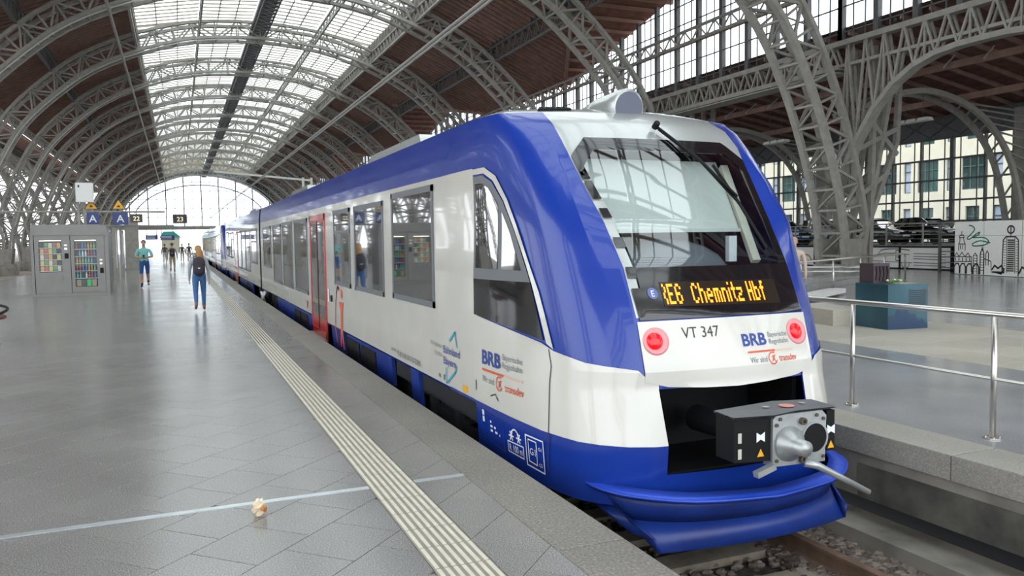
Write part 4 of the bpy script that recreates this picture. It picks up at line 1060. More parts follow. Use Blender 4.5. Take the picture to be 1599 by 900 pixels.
for (y, z, a, b) in ((6.74, .12, .045, .05), (6.74, .06, .045, .05), (6.57, .08, .03, .02), (6.57, .04, .05, .02), (6.57, -.0, .05, .02), (6.49, .04, .04, .02), (6.47, 0., .05, .02), (6.38, -.01, .02, .02)): m.add([fb(y, z), fb(y-a, z), fb(y-a, z+b), fb(y, z+b)], [(0, 1, 2, 3)])
m.build('skirt_stencils', TXTW, tr)
m = MB(); stroke(m, [(6.82, .16), (6.30, .14), (6.28, -.12), (6.74, -.08)], .006, lambda a, b: sidexy(a, b, .009), True); m.build('hatch_outline', BLUED, tr)
# ------------------------------------------------------------------ car bodies
SEC = [(1.36, .19), (1.375, .22), (1.375, 1.4), (1.375, 2.05), (1.372, 2.19), (1.368, 2.37), (1.364, 2.53), (1.345, 2.70), (1.325, 2.83), (1.13, 2.90), (.8, 2.96), (.25, 3.0)]
def body(y0, y1, parent):
    m = MB(); n = len(SEC); ys = [y0, y1]
    prof = [(-h, z) for h, z in SEC]+[(h, z) for h, z in SEC[::-1]]
    for i in range(len(prof)-1):
        (h0, z0), (h1, z1) = prof[i], prof[i+1]; zm = (z0+z1)/2
        mi = 0 if zm < .22 else (1 if zm < 2.37 else (0 if zm < 2.83 else 2))
        if abs(h0) < .35 and abs(h1) < .35: mi = 2
        m.add([(XC+h0, y0, z0), (XC+h1, y0, z1), (XC+h1, y1, z1), (XC+h0, y1, z0)], [(0, 1, 2, 3)], mi)
    m.add([(XC+h, y, z) for y in ys for h, z in prof], [tuple(range(2*n)), tuple(range(2*n, 4*n))], 3)
    o = m.build('car_body', [BLUE, WHITE, SILVER, BLK], parent, True); es = o.modifiers.new('es', 'EDGE_SPLIT'); es.split_angle = math.radians(20); return o
XS = XC-1.375
def window(parent, y0, y1, z0, z1, split=None, sides=(-1, 1), name='window'):
    for s in sides:
        f = MB(); xo = XC+s*1.372
        for (a, b, c, d) in ((y0, y1, z0, z0+.07), (y0, y1, z1-.07, z1), (y0, y0+.06, z0, z1), (y1-.06, y1, z0, z1)): f.bx(xo, xo+s*.016, a, b, c, d)
        if split: f.bx(xo, xo+s*.015, y0, y1, split-.025, split+.025)
        o = f.build('window_frame', GREYF, parent)
        g = MB(); g.bx(xo, xo+s*.008, y0+.05, y1-.05, z0+.06, z1-.06); g.build('window_pane', DGLASS, o)
def door(parent, y0, y1, sides=(-1,)):
    for s in sides:
        xo = XC+s*1.372; f = MB(); f.bx(xo, xo+s*.02, y0, y0+.09, -.2, 2.24); f.bx(xo, xo+s*.02, y1-.09, y1, -.2, 2.24); f.bx(xo, xo+s*.02, y0, y1, 2.12, 2.24); f.bx(xo, xo+s*.02, y0, y1, -.22, .02)
        o = f.build('door_frame', RED, parent); mid = (y0+y1)/2
        for a, b in ((y0+.09, mid-.015), (mid+.015, y1-.09)):
            l = MB(); l.cur = 0; l.bx(xo, xo+s*.01, a, b, 0, 2.13); lf = l.build('door_leaf', RED, o)
            l = MB(); l.bx(xo, xo+s*.014, a+.07, b-.07, .25, 2.08); l.build('door_glass', DGLASS, lf)
        l = MB(); l.bx(xo, xo+s*.018, mid-.03, mid+.03, 0, 2.13); l.build('door_seal', BLK, o)
        l = MB(); l.bx(xo-.0, xo+s*.2, y0+.02, y1-.02, -.16, -.11); l.build('door_step', mat('step_metal', (.35, .3, .27), .5, .5), o)
def car(parent, y0, y1, mirror):
    b = body(y0, y1, parent); q = (lambda y: y0+y-YB) if not mirror else (lambda y: y1-(y-YB))
    def Wn(a, c, z0, z1, sp=None): a, c = sorted((q(a), q(c))); window(parent, a, c, z0, z1, sp)
    Wn(8.12, 9.9, .99, 2.31); Wn(10.36, 12.23, .97, 2.25); Wn(12.58, 13.98, .97, 2.25, 1.88)
    a, c = sorted((q(14.86), q(16.65))); door(parent, a, c)
    Wn(17.08, 19.04, .6, 2.22); Wn(19.45, 21.3, .6, 2.22); Wn(21.66, 23.56, .6, 2.2); Wn(24.2, 26.4, .97, 2.2, 1.75)
    # skirts and running gear
    def sk_(a, c, z0=-.22, name='blue_skirt'):
        a, c = sorted((q(a), q(c)))
        for s in (-1, 1):
            m = MB(); xo = XC+s*1.33; m.add([(xo, a, .22), (xo, c, .22), (xo-s*.03, c, z0), (xo-s*.03, a, z0), (xo-s*.05, a, .22), (xo-s*.05, c, .22), (xo-s*.08, c, z0), (xo-s*.08, a, z0)], [(0, 1, 2, 3), (4, 5, 6, 7), (0, 3, 7, 4), (1, 2, 6, 5), (3, 2, 6, 7)]); sko = m.build(name, BLUED, parent)
            if c-a > 3 and z0 > -.3:
                for k in range(2):
                    yg = a+.9+k*1.1; g = MB(); g.bx(xo-s*.02, xo+s*.006, yg, yg+.95, -.17, .12); g.build('ventilation_grille', BLK, sko)
    sk_(10.3, 14.75); sk_(16.75, 23.4); sk_(9.0, 9.35, -.3, 'blue_bracket')
    m = MB(); a, c = sorted((y0+.3, y1-.3)); m.bx(XC-1.1, XC+1.1, a, c, -.5, .05)
    a, c = sorted((q(7.0), q(10.2)))
    m.bx(XC-1.28, XC+1.28, a, c, -.05, .2)
    m.build('underframe', UNDER, parent)
    for yc_ in (8.5, 25.4):
        m = MB(); yb = q(yc_)
        for s in (-1, 1):
            m.bx(XC+s*.95, XC+s*1.15, yb-1.5, yb+1.5, -.45, -.2)
            for dy in (-.95, .95):
                m.lathe([(.38, 0), (.40, .05), (.36, .13), (.1, .14)], (XC+s*.68, yb+dy, -.355), (s, 0, 0), 20); m.box((XC+s*1.1, yb+dy, -.35), (.24, .3, .3))
            for dy in (-.45, .45): m.tube([(XC+s*1.12, yb+dy, -.35), (XC+s*1.12, yb+dy, .1)], .09, 10)
        m.bx(XC-1.0, XC+1.0, yb-.25, yb+.25, -.44, -.22)
        m.build('bogie', UNDER, parent)
    for k in range(2):
        m = MB(); a, c = sorted((q(9.6+k*9.5), q(13.0+k*9.5))); m.add([(XC-1.05, a, 2.88), (XC-.98, a+.35, 3.08), (XC+.98, a+.35, 3.08), (XC+1.05, a, 2.88), (XC-1.05, c, 2.88), (XC-.98, c-.35, 3.08), (XC+.98, c-.35, 3.08), (XC+1.05, c, 2.88)], [(0, 1, 2, 3), (4, 5, 6, 7), (0, 1, 5, 4), (1, 2, 6, 5), (2, 3, 7, 6)])
        m.build('roof_unit', SILVER, parent)
    return b
car(tr, YB, 27.3, False)
car(tr, 27.75, 47.4, True)
m = MB(); m.bx(XC-1.22, XC+1.22, 27.25, 27.8, .1, 2.75); m.build('gangway_bellows', BLK, tr)
m = MB()
for k in range(3): m.tube([(XS+.1, 27.1+k*.25, .1), (XS+.02, 27.3+k*.25, -.15), (XS+.1, 27.6+k*.25, -.25), (XS+.05, 27.9+k*.2, .05)], .03, 6)
m.build('gangway_hoses', TXTW, tr)
# rear cab of the first unit (mirrored shape at the far end)
def end_cab(parent, yend, flip):
    mb = MB(); tl = [-1+.05*k for k in range(41)]; zl = list(ZT)
    for i in range(len(tl)-1):
        for j in range(len(zl)-1):
            ps = [surf(a, b) for a, b in ((tl[i], zl[j]), (tl[i+1], zl[j]), (tl[i+1], zl[j+1]), (tl[i], zl[j+1]))]
            zm = (zl[j]+zl[j+1])/2; tm = abs((tl[i]+tl[i+1])/2)
            mi = 2 if zm > 2.83 else (3 if tm < .4 and 1.12 < zm < 2.5 else (1 if (tm > .7 and .2 < zm < .9) or (tm < .4 and zm < 1.12 and zm > .6) else 0))
            mb.add([(p.x, (yend-(p.y-YB)) if flip else (yend+(p.y-YB)), p.z) for p in ps], [(0, 1, 2, 3)], mi)
    me = weld(mb.mesh('cab_shell', [BLUE, WHITE, SILVER, BLACK], True)); return link('cab_shell', me, parent)
end_cab(tr, 47.4, True)
# plough, front bumper lip
tp_ = [(1.25, 5.55), (1.16, 5.26), (1.13, 4.99), (.99, 4.73), (.64, 4.48), (.12, 4.39)]
top = [(-a, b) for a, b in tp_]+[(a, b) for a, b in tp_[::-1]]
top = [(p.x, p.y) for p in crom([(a, b, 0) for a, b in top], 3)]
n = len(top); m = MB()
def zlip(h): return -.10-.03*(1-abs(h)/1.25)
def bot_(h): k = max(-1, min(1, h/1.25)); return (k*.97, 4.53+.13*abs(k)**2+.35*max(0, abs(k)-.93)*6)
L0 = [(XC+h, y, zlip(h)) for h, y in top]; L1 = [(XC+h*.985, y+.02, zlip(h)-.03) for h, y in top]
L2 = []; L3 = []; L4 = []
for h, y in top:
    bh, by = bot_(h); zb_l = -.50 if abs(h) < 1.1 else -.40
    P0 = Vector((h*.95, y+.10, zlip(h)-.035)); P1 = Vector((bh, by, zb_l)); mid = P0.lerp(P1, .5)+Vector((0, .07, 0))
    L2.append((XC+P0.x, P0.y, P0.z)); L3.append((XC+mid.x, mid.y, mid.z)); L4.append((XC+P1.x, P1.y, P1.z))
back = [(XC+h*.93, y+.14, zlip(h)+.02) for h, y in top]
rows = [back, L0, L1, L2, L3, L4]
mi = [0, 0, 1, 1, 1]
for r in range(len(rows)-1):
    vs = rows[r]+rows[r+1]; m.add(vs, [(i, i+1, n+i+1, n+i) for i in range(n-1)], mi[r])
me = weld(m.mesh('snow_plough', [mat('plough_lip_blue', (.014, .06, .46), .35), BLUED], True)); po = link('snow_plough', me, tr); es = po.modifiers.new('es', 'EDGE_SPLIT'); es.split_angle = math.radians(22)
so = po.modifiers.new('so', 'SOLIDIFY'); so.thickness = .012
# coupler
cpz = tag(empty('coupler_anchor', (XC, 4.28, .28), parent=tr)); cpz.name = 'coupler'
Rz = Matrix.Rotation(math.radians(-1), 3, 'Z')
def cp_(v): return Rz @ Vector(v)
m = MB(); m.prism([(-.16, -.16), (.30, -.17), (.31, .16), (.27, .20), (-.13, .20), (-.16, .17)], lambda a, b: cp_((a, 0, b)), lambda a, b: cp_((a, .10, b))); fo_ = m.build('face_plate', CAST, cpz)
m = MB(); m.lathe([(.125, 0), (.122, .02), (.075, .07), (.06, .10), (.055, .17), (.001, .18)], cp_((-.02, 0, -.01)), Rz @ Vector((0, -1, 0)), 24); m.build('cone', CAST, cpz, True)
m = MB(); m.lathe([(.104, 0), (.104, .004)], cp_((.20, -.003, .01)), Rz @ Vector((0, -1, 0)), 28); m.build('funnel', BLK, cpz)
m = MB(); m.lathe([(.118, 0), (.118, .012), (.103, .012), (.103, 0)], cp_((.20, 0, .01)), Rz @ Vector((0, -1, 0)), 28); m.build('funnel_rim', CAST, cpz)
BRS = mat('bolt_brass', (.12, .10, .07), .4, .6)
for (a, b, r_) in ((.09, .14, .026), (.09, -.13, .028)): m = MB(); m.lathe([(r_, 0), (r_, .03), (r_*.5, .03), (r_*.4, .015)], cp_((a, 0, b)), Rz @ Vector((0, -1, 0)), 14); m.build('bush', BRS, cpz)
for a, b in ((-.13, .13), (-.13, -.12), (.28, .14), (.28, -.13), (-.1, .17), (.22, .17)): m = MB(); m.lathe([(.013, 0), (.013, .012)], cp_((a, 0, b)), Rz @ Vector((0, -1, 0)), 8); m.build('bolt', BRS, cpz)
m = MB(); m.prism([(-.47, -.10), (-.165, -.12), (-.165, .18), (-.47, .21)], lambda a, b: cp_((a, .02, b)), lambda a, b: cp_((a, .22, b))); bx_ = m.build('contact_box', BLK, cpz)
m = MB(); m.prism([(.315, -.10), (.385, -.10), (.385, .19), (.315, .19)], lambda a, b: cp_((a, 0, b)), lambda a, b: cp_((a, .22, b))); bx2 = m.build('contact_box', BLK, cpz)
m = MB(); m.add([cp_(v) for v in ((-.49, 0, .215), (-.17, -.03, .21), (.02, -.03, .225), (.40, -.01, .215), (.40, .25, .22), (.1, .32, .22), (-.47, .25, .215))], [tuple(range(7))]); m.add([cp_(v) for v in ((-.49, 0, .205), (-.17, -.03, .20), (.02, -.03, .215), (.40, -.01, .205), (.40, .25, .21), (.1, .32, .21), (-.47, .25, .205))], [tuple(range(7))])
cvr = m.build('top_cover', DGREY, cpz)
m = MB(); m.lathe([(.055, 0), (.055, .002)], cp_((.06, .12, .228)), (0, 0, 1), 20); m.build('warning_disc', mat('disc_white_red', (.6, .25, .22), .5), cvr)
m = MB()
for a, b in ((-.1, .15), (.22, .15)): m.lathe([(.025, 0), (.025, .002)], cp_((a, b, .228)), (0, 0, 1), 12)
m.build('cover_caps', CAST, cvr)
m = MB(); P0 = cp_((.09, -.03, -.15)); m.tube([P0, P0+Vector((.08, -.03, -.02)), P0+Vector((.50, -.1, -.25))], .022, 10, rad=[.03, .028, .02]); m.build('release_handle', CAST, cpz, True)
m = MB(); m.beam(cp_((-.16, -.01, -.15)), cp_((-.32, -.02, -.19)), .05, .04); m.build('guide_horn', CAST, cpz)
for (a, z) in ((-.25, -.03), (.35, -.03)):
    m = MB(); m.add([cp_((a-.03, -.004+(.02 if a < 0 else 0), z-.05)), cp_((a+.03, -.004+(.02 if a < 0 else 0), z-.05)), cp_((a, -.004+(.02 if a < 0 else 0), z+.005))], [(0, 1, 2)]); m.build('warning_triangle', YEL, bx_ if a < 0 else bx2)
    m = MB(); f_y = -.004+(.02 if a < 0 else 0)
    m.add([cp_((a-.035, f_y, z+.12)), cp_((a, f_y, z+.10)), cp_((a+.035, f_y, z+.12)), cp_((a+.035, f_y, z+.05)), cp_((a, f_y, z+.07)), cp_((a-.035, f_y, z+.05))], [(0, 1, 4, 5), (1, 2, 3, 4)]); m.build('maker_plate', TXTW, bx_ if a < 0 else bx2)
m = MB(); m.tube([(0, .3, -.02), (0, 1.1, -.05)], .11, 12); m.build('drawbar', UNDER, cpz)
m = MB()
for z_ in (.03, -.08): m.add([cp_((-.44, .015, z_)), cp_((-.41, .015, z_)), cp_((-.41, .015, z_+.07)), cp_((-.44, .015, z_+.07))], [(0, 1, 2, 3)])
m.build('label_strips', mat('label_cream', (.5, .5, .42), .5), bx_)
# wiper, roof pod, vents
wp = MB(); w0 = fpt(.02, 2.66, .05); w1 = fpt(.52, 2.02, .05); wp.tube([w0, (w0+w1)/2+Vector((0, -.03, .02)), w1], .014, 8); wp.tube([w0+Vector((.03, 0, -.03)), (w0+w1)/2+Vector((.03, -.03, -.01)), w1+Vector((.0, 0, -.04))], .010, 6)
wo_ = wp.build('wiper_arm', BLK, tr, True)
wp = MB(); a_ = fpt(.45, 2.32, .03); b_ = fpt(.60, 1.60, .03); wp.tube([a_, (a_+b_)/2+Vector((0, -.02, 0)), b_], .014, 6); wp.build('wiper_blade', BLK, wo_)
wp = MB(); wp.lathe([(.028, -.02), (.028, .04), (.018, .05)], w0, (0, -.8, .6), 12); wp.build('wiper_pivot', BLK, wo_)
pc = on(982, 169, 1, 6.35); ax = Vector((.10, -1, -.10)).normalized()
pod = MB(); pod.lathe([(.02, -.80), (.12, -.45), (.17, -.12), (.18, -.02), (.165, 0)], pc, ax, 22); po_ = pod.build('roof_fairing', SILVER, tr, True)
pod = MB(); pod.lathe([(.15, .0), (.15, .006)], pc, ax, 22); pod.build('fairing_lens', mat('fairing_dark', (.05, .06, .10), .2), po_)
v0 = [surfo(t, z, .012) for t, z in ((-.42, 2.86), (-.28, 2.87), (-.30, 2.94), (-.44, 2.93))]
m = MB(); 
for i in range(4): m.tube([v0[i], v0[(i+1) % 4]], .012, 5)
vo = m.build('roof_vent_frame', BLK, tr)
for k in range(4):
    t = .2+k*.2; a_ = v0[0].lerp(v0[1], t); b_ = v0[3].lerp(v0[2], t); m = MB(); m.tube([a_.lerp(b_, .25), a_.lerp(b_, .8)], .013, 5); m.build('vent_slot', BLK, vo)
# red figure by the door, buttons, red squares
m = MB(); fr_ = lambda a, b: sidexy(13.98-a, b, .006)
stroke(m, sm([(.34, .90), (.18, .92), (.02, .65), (-.05, .25), (.0, -.02), (.10, -.12)]), .05, fr_)
m.add([fr_(.30, .68), fr_(.72, .70), fr_(.62, .50), fr_(.60, .18), fr_(.66, -.10), fr_(.54, -.12), fr_(.50, .18), fr_(.36, -.10), fr_(.26, -.08), fr_(.44, .3), fr_(.46, .52)], [(0, 1, 2, 10), (10, 2, 3, 9), (3, 4, 5, 6), (3, 6, 9), (6, 7, 8, 9)])
m.add([fr_(.56+.08*math.cos(k*.8), .83+.08*math.sin(k*.8)) for k in range(8)], [tuple(range(8))]); m.build('red_figure_logo', ORANGE, tr)
m = MB(); m.add([sidexy(14.72, .62, .008), sidexy(14.60, .62, .008), sidexy(14.60, .86, .008), sidexy(14.72, .86, .008)], [(0, 1, 2, 3)]); m.build('door_button_plate', TXTW, tr)
m = MB(); m.lathe([(.06, 0), (.06, .02)], (XS, 14.35, .70), (-1, 0, 0), 16); m.build('door_button', BLK, tr)
for y_ in (17.4, 33.0): m = MB(); m.add([sidexy(y_, .32, .008), sidexy(y_-.2, .32, .008), sidexy(y_-.2, .46, .008), sidexy(y_, .46, .008)], [(0, 1, 2, 3)]); m.build('red_marker', RED, tr)
# second unit
t2 = tag(empty('railcar_train', (0, 0, 0)), 'second blue and white railcar unit coupled behind the first, far down the platform', 'train', 'coupled railcar units')
end_cab(t2, 54.1, False)
car(t2, 54.1, 73.75, False); car(t2, 74.2, 93.85, True); end_cab(t2, 93.85, True)
m = MB(); m.bx(XC-1.22, XC+1.22, 73.7, 74.25, .1, 2.75); m.build('gangway_bellows', BLK, t2)
# ------------------------------------------------------------------ vending machines
VM = mat('vending_grey_metal', (.20, .195, .185), .4, .35, .06, 3)
vk = tag(empty('vending_kiosk', (-4.52, 30.6, 0)), 'grey metal housing enclosing two vending machines on the platform', 'kiosk')
KW, KD, KH = 2.32, 1.2, 2.42
m = MB(); m.bx(.01, KW-.01, .13, KD-.01, .0, KH-.34); m.build('housing', VM, vk)
m = MB(); m.prism([(0, KH-.36), (KW, KH-.36), (KW-.05, KH-.06), (KW-.25, KH), (.05, KH)], lambda a, b: (a, -.03, b), lambda a, b: (a, KD+.03, b)); m.build('canopy', VM, vk)
m = MB(); m.bx(0, .08, 0, KD, 0, KH-.34); m.bx(KW-.12, KW, 0, KD, 0, KH-.34); m.bx(.08, KW-.12, .004, .128, 0, .095); m.build('side_frame', VM, vk)
def vending(x0, wd, lb, glass_x0, glass_x1, z0, z1, seed, drinks):
    o = tag(empty('vending_machine', (-4.52+x0, 30.6, .1)), lb, 'vending machine', 'platform vending machines')
    d0, d1, HH = .015, .12, KH-.34-.1-.02
    m = MB()
    m.bx(0, glass_x0, d0, d1, .0, HH); m.bx(glass_x1, wd, d0, d1, 0, HH); m.bx(glass_x0, glass_x1, d0, d1, 0, z0); m.bx(glass_x0, glass_x1, d0, d1, z1, HH); m.build('door', VM, o)
    m = MB(); m.bx(glass_x0, glass_x1, d1-.006, d1-.002, z0, z1); m.build('display_back', mat('vending_dark_interior', (.05, .045, .04), .7), o)
    m = MB(); m.bx(glass_x0+.02, glass_x1-.02, d1-.02, d1-.01, z1-.03, z1-.015); m.build('interior_light', mat('vending_light', (1, 1, 1), .5, emit=(.8, .95, 1) if drinks else (1, .9, .7), estr=6), o)
    m = MB(); m.bx(glass_x0, glass_x1, d0+.004, d0+.007, z0, z1); m.build('glass', PANE, o)
    m = MB(); m.bx(glass_x1+.08, wd-.05, d0-.012, d0, z0+.45, z0+.63); m.build('card_reader', BLK, o)
    m = MB(); m.bx(glass_x1+.08, wd-.08, d0-.006, d0, z0+.75, z0+.82); m.bx(glass_x1+.08, wd-.08, d0-.006, d0, z0+.88, z0+.93); m.build('coin_slots', STAIN, o)
    m = MB(); m.bx(glass_x0, glass_x1, d0-.02, d0, z0-.32 if not drinks else z0-.16, z0-.1); m.build('delivery_flap', VM, o)
    rr = random.Random(seed); rows = 5
    cols_ = [(.7, .35, .12), (.6, .12, .08), (.65, .5, .15), (.15, .3, .1), (.7, .6, .45), (.35, .18, .08)] if not drinks else [(.1, .45, .45), (.75, .8, .8), (.5, .08, .06), (.1, .2, .5), (.7, .35, .03), (.2, .5, .3)]
    gx0, gx1 = glass_x0+.03, glass_x1-.03
    for r in range(rows):
        zz = z0+.04+(.26 if drinks else 0)+r*(z1-z0-.1-(.26 if drinks else 0))/rows
        sh_ = MB(); sh_.bx(gx0-.02, gx1+.02, d0+.012, d1-.008, zz-.018, zz-.004); sh_.build('shelf', TXTW, o)
        n = 7 if drinks else 5
        kc = cols_[r % 6]
        for c_ in range(n):
            xx = -4.52+x0+gx0+(gx1-gx0)*(c_+.5)/n; q = MB()
            if rr.random() < .08: continue
            kc = cols_[(r*2+(c_//2 if drinks else c_)) % 6]; mt = mat('product_%d_%d_%d' % tuple(int(v*100) for v in kc), kc, .4)
            if drinks:
                q.lathe([(.026, 0), (.027, .1), (.024, .13), (.010, .16), (.010, .185)], (0, 0, 0), (0, 0, 1), 8); b_ = q.build('drink_bottle', mt, None, True, (xx, 30.6+.062, .1+zz))
                q = MB(); q.lathe([(.012, 0), (.012, .015)], (0, 0, .185), (0, 0, 1), 8); q.build('cap', TXTW, b_)
                tag(b_, 'small drink bottle on the %s shelf of the lit drinks machine' % ['lowest', 'second lowest', 'middle', 'second highest', 'top'][r], 'bottle', 'bottles in the drinks machine')
            else:
                q.add([(-.05, -.012, 0), (.05, -.012, 0), (.05, .012, 0), (-.05, .012, 0), (-.055, -.022, .075), (.055, -.022, .075), (.055, .022, .075), (-.055, .022, .075), (-.05, -.004, .16), (.05, -.004, .16), (.05, .004, .16), (-.05, .004, .16)], [(0, 1, 5, 4), (1, 2, 6, 5), (2, 3, 7, 6), (3, 0, 4, 7), (4, 5, 9, 8), (5, 6, 10, 9), (6, 7, 11, 10), (7, 4, 8, 11), (8, 9, 10, 11), (0, 3, 2, 1)])
                b_ = q.build('snack_bag', mt, None, False, (xx, 30.6+.062, .1+zz)); tag(b_, 'wrapped snack on the %s shelf of the snack machine' % ['lowest', 'second lowest', 'middle', 'second highest', 'top'][r], 'snack', 'snacks in the snack machine')
    if drinks:
        for c_, kc in enumerate(((.35, .25, .12), (.08, .07, .05), (.05, .5, .12), (.35, .28, .16))):
            q = MB(); wq = (gx1-gx0)/4; q.bx(gx0+c_*wq+.01, gx0+(c_+1)*wq-.01, d0+.02, d0+.03, z0+.02, z0+.24); q.build('picture_panel', mat('vend_panel_%d' % c_, kc, .4), o)
vending(.10, 1.05, 'snack vending machine with orange and brown packets, left of the drinks machine', .12, .80, .72, 1.80, 1, False)
vending(1.17, 1.02, 'brightly lit drinks vending machine with bottles and cans', .10, .78, .20, 1.80, 2, True)
# ------------------------------------------------------------------ sign gantry
GY = 33.0
BLS = mat('sign_blue', (.02, .035, .16), .4); NBK = mat('display_dark', (.03, .02, .015), .4)
gn = tag(empty('sign_gantry', (-3.2, GY, 0)), 'grey post and cross tubes carrying the platform signs', 'gantry')
zt_ = on(187, 331, 1, GY).z; zb_ = on(187, 353, 1, GY).z
m = MB(); m.tube([(-8.0, 0, zt_), (2.8, 0, zt_)], .035, 8); m.build('upper_tube', STEEL, gn)
m = MB(); m.tube([(-.2, 0, zb_), (3.1, 0, zb_)], .035, 8); m.build('lower_tube', STEEL, gn)
m = MB()
for dx in (-.1, .1): m.bx(dx-.04, dx+.04, -.05, .05, 0, zt_+.55)
m.build('post', STEEL, gn)
def sign(px, py, wd, hh, txt, mtl, tmat, lb, y=GY-.165, ts=.8):
    p = on(px, py, 1, y); o = tag(empty('platform_sign', (p.x, y, p.z)), lb, 'sign')
    m = MB(); m.bx(-wd/2, wd/2, 0, .07, -hh/2, hh/2); m.build('panel', mtl, o)
    m = MB(); put_text(m, txt, lambda u, v: (u, -.004, v-hh*.28), hh*ts, None, None, .01, 'CENTER'); m.build('sign_text', tmat, o)
    m = MB(); m.bx(-.02, .02, .07, .12, -hh/2, hh/2+.12); m.build('hanger', STEEL, o)
sign(188, 341.5, .52, .46, 'A', BLS, TXTW, 'dark blue sign with white letter A, right of the pair')
sign(145, 341.5, .40, .46, 'A', BLS, TXTW, 'dark blue sign with white letter A, left behind the cabinet post')
DIG = mat('digit_cream', (.8, .72, .5), .5, emit=(1, .85, .55), estr=.5)
sign(213, 341, .42, .32, '22', NBK, DIG, 'dark display box reading 22', ts=.72)
sign(281, 342, .50*1.9, .34*1.9, '23', NBK, DIG, 'dark display box reading 23 above the people', 62, ts=.72)
def tri(px, py, lb):
    p = on(px, py, 1, GY-.1); o = tag(empty('warning_sign', (p.x, GY-.1, p.z)), lb, 'sign', 'yellow warning triangles'); s = .235
    m = MB(); m.prism([(-s, -s*.62), (s, -s*.62), (0, s*1.0)], lambda a, b: (a, 0, b), lambda a, b: (a, .03, b)); m.build('rim', TXTK, o)
    s = .195; m = MB(); m.prism([(-s, -s*.62), (s, -s*.62), (0, s*1.0)], lambda a, b: (a, -.004, b-.01), lambda a, b: (a, 0, b-.01)); m.build('yellow_face', YEL, o)
    m = MB(); m.prism([(-.06, -.08), (.06, -.08), (.05, -.03), (.0, .0), (-.05, -.04)], lambda a, b: (a, -.008, b), lambda a, b: (a, -.004, b)); m.build('pictogram', TXTK, o)
tri(185, 320.5, 'yellow triangular warning sign above the right letter A'); tri(142, 320.5, 'yellow triangular warning sign above the left letter A')
p = on(132, 301, 1, GY-.29); o = tag(empty('junction_cabinet', (p.x, GY-.29, p.z)), 'pale grey metal cabinet mounted on the post above the vending kiosk', 'cabinet')
m = MB(); m.bx(-.28, .28, -.12, .15, -.35, .35); m.bx(.0, .1, .15, .23, -.1, .1); m.build('body', mat('cabinet_white', (.70, .70, .68), .4), o); m = MB(); m.bx(-.26, .26, -.135, -.12, -.33, .33); m.build('door', MATS['cabinet_white'], o); m = MB(); m.bx(-.2, -.15, -.145, -.135, .18, .26); m.build('lock', BLK, o)
# information boards and pillar
for k, (px, py, lb) in enumerate(((181, 441, 'grey framed information board just behind the vending kiosk'), (191, 432, 'second grey information board behind the vending kiosk'))):
    p = on(px, py, 2, 0); o = tag(empty('information_board', p), lb, 'board', 'information boards')
    m = MB(); m.bx(-.06, .06, -.06, .06, 0, 2.5); m.build('frame_post', STEEL, o); m = MB(); m.bx(-.06, .06, 1.44, 1.56, 0, 2.5); m.build('frame_post', STEEL, o)
    m = MB(); m.bx(-.03, .03, .06, 1.44, .6, 2.3); m.build('poster', TXTW, o)
p = on(208, 421, 2, 0); m = MB(); m.bx(-.42, .42, -.4, .4, 0, 3.6); m.bx(-.5, .5, -.48, .48, 0, .12); tag(m.build('pillar', STEEL, loc=p), 'square grey pillar behind the man in shorts', 'pillar')
for k, (px, py, wd, lb) in enumerate(((261.5, 371.5, 1.13, 'wide dark blue train departure board hanging far down the platform'), (237, 371, .95, 'dark blue train departure board left of the wide one'))):
    p = on(px, py, 1, 75); o = tag(empty('departure_board', p), lb, 'board'); m = MB(); m.bx(-wd/2, wd/2, -.12, .12, -.21, .21); m.build('case', BLS, o)
    m = MB()
    for r in range(3): m.bx(-wd*.42, wd*.3, -.13, -.12, .10-r*.11, .14-r*.11)
    tag(m.build('text_lines', TXTW, o), kind='stuff')
    for s_ in (-1, 1): m = MB(); m.tube([(s_*wd*.4, 0, .21), (s_*wd*.4, 0, .8)], .04, 6); m.build('hanger', STEEL, o)
p = on(266, 366, 1, 206); o = tag(empty('kiosk_building', (p.x, 206, 0)), 'small building with turquoise roof beyond the platform end', 'building'); m = MB(); m.bx(-2, 2, 0, 6, 0, 3.2); m.build('wall', CREAM, o); m = MB(); m.prism([(-2.4, 3.2), (2.4, 3.2), (.8, 4.7), (-1.6, 4.6)], lambda a, b: (a, -.5, b), lambda a, b: (a, 6.5, b)); m.build('roof', mat('turquoise_roof', (.05, .45, .42), .5), o)
# ------------------------------------------------------------------ bench and litter
bp_ = on(4, 500, 1, 16.4); o = tag(empty('bench', (bp_.x-1.0, 16.4, 0)), 'round wooden slat bench with metal rim cut by the left picture edge', 'bench')
WOOD = mat('bench_wood', (.16, .06, .04), .5, 0, .2, 6)
for k in range(9):
    a0_ = -.75+k*.32; m = MB(); r0_, r1_ = .55, 1.05
    m.add([(r0_*math.cos(a0_), r0_*math.sin(a0_), .44), (r1_*math.cos(a0_), r1_*math.sin(a0_), .44), (r1_*math.cos(a0_+.28), r1_*math.sin(a0_+.28), .44), (r0_*math.cos(a0_+.28), r0_*math.sin(a0_+.28), .44), (r0_*math.cos(a0_), r0_*math.sin(a0_), .48), (r1_*math.cos(a0_), r1_*math.sin(a0_), .48), (r1_*math.cos(a0_+.28), r1_*math.sin(a0_+.28), .48), (r0_*math.cos(a0_+.28), r0_*math.sin(a0_+.28), .48)], [(0, 1, 2, 3), (4, 5, 6, 7), (0, 1, 5, 4), (1, 2, 6, 5), (2, 3, 7, 6), (3, 0, 4, 7)]); m.build('slat', WOOD, o)
m = MB(); m.tube([(1.07*math.cos(a*.2), 1.07*math.sin(a*.2), .52+.12*max(0, math.cos(a*.2-1))) for a in range(-6, 18)], .025, 8); m.build('metal_rim', BLK, o, True)
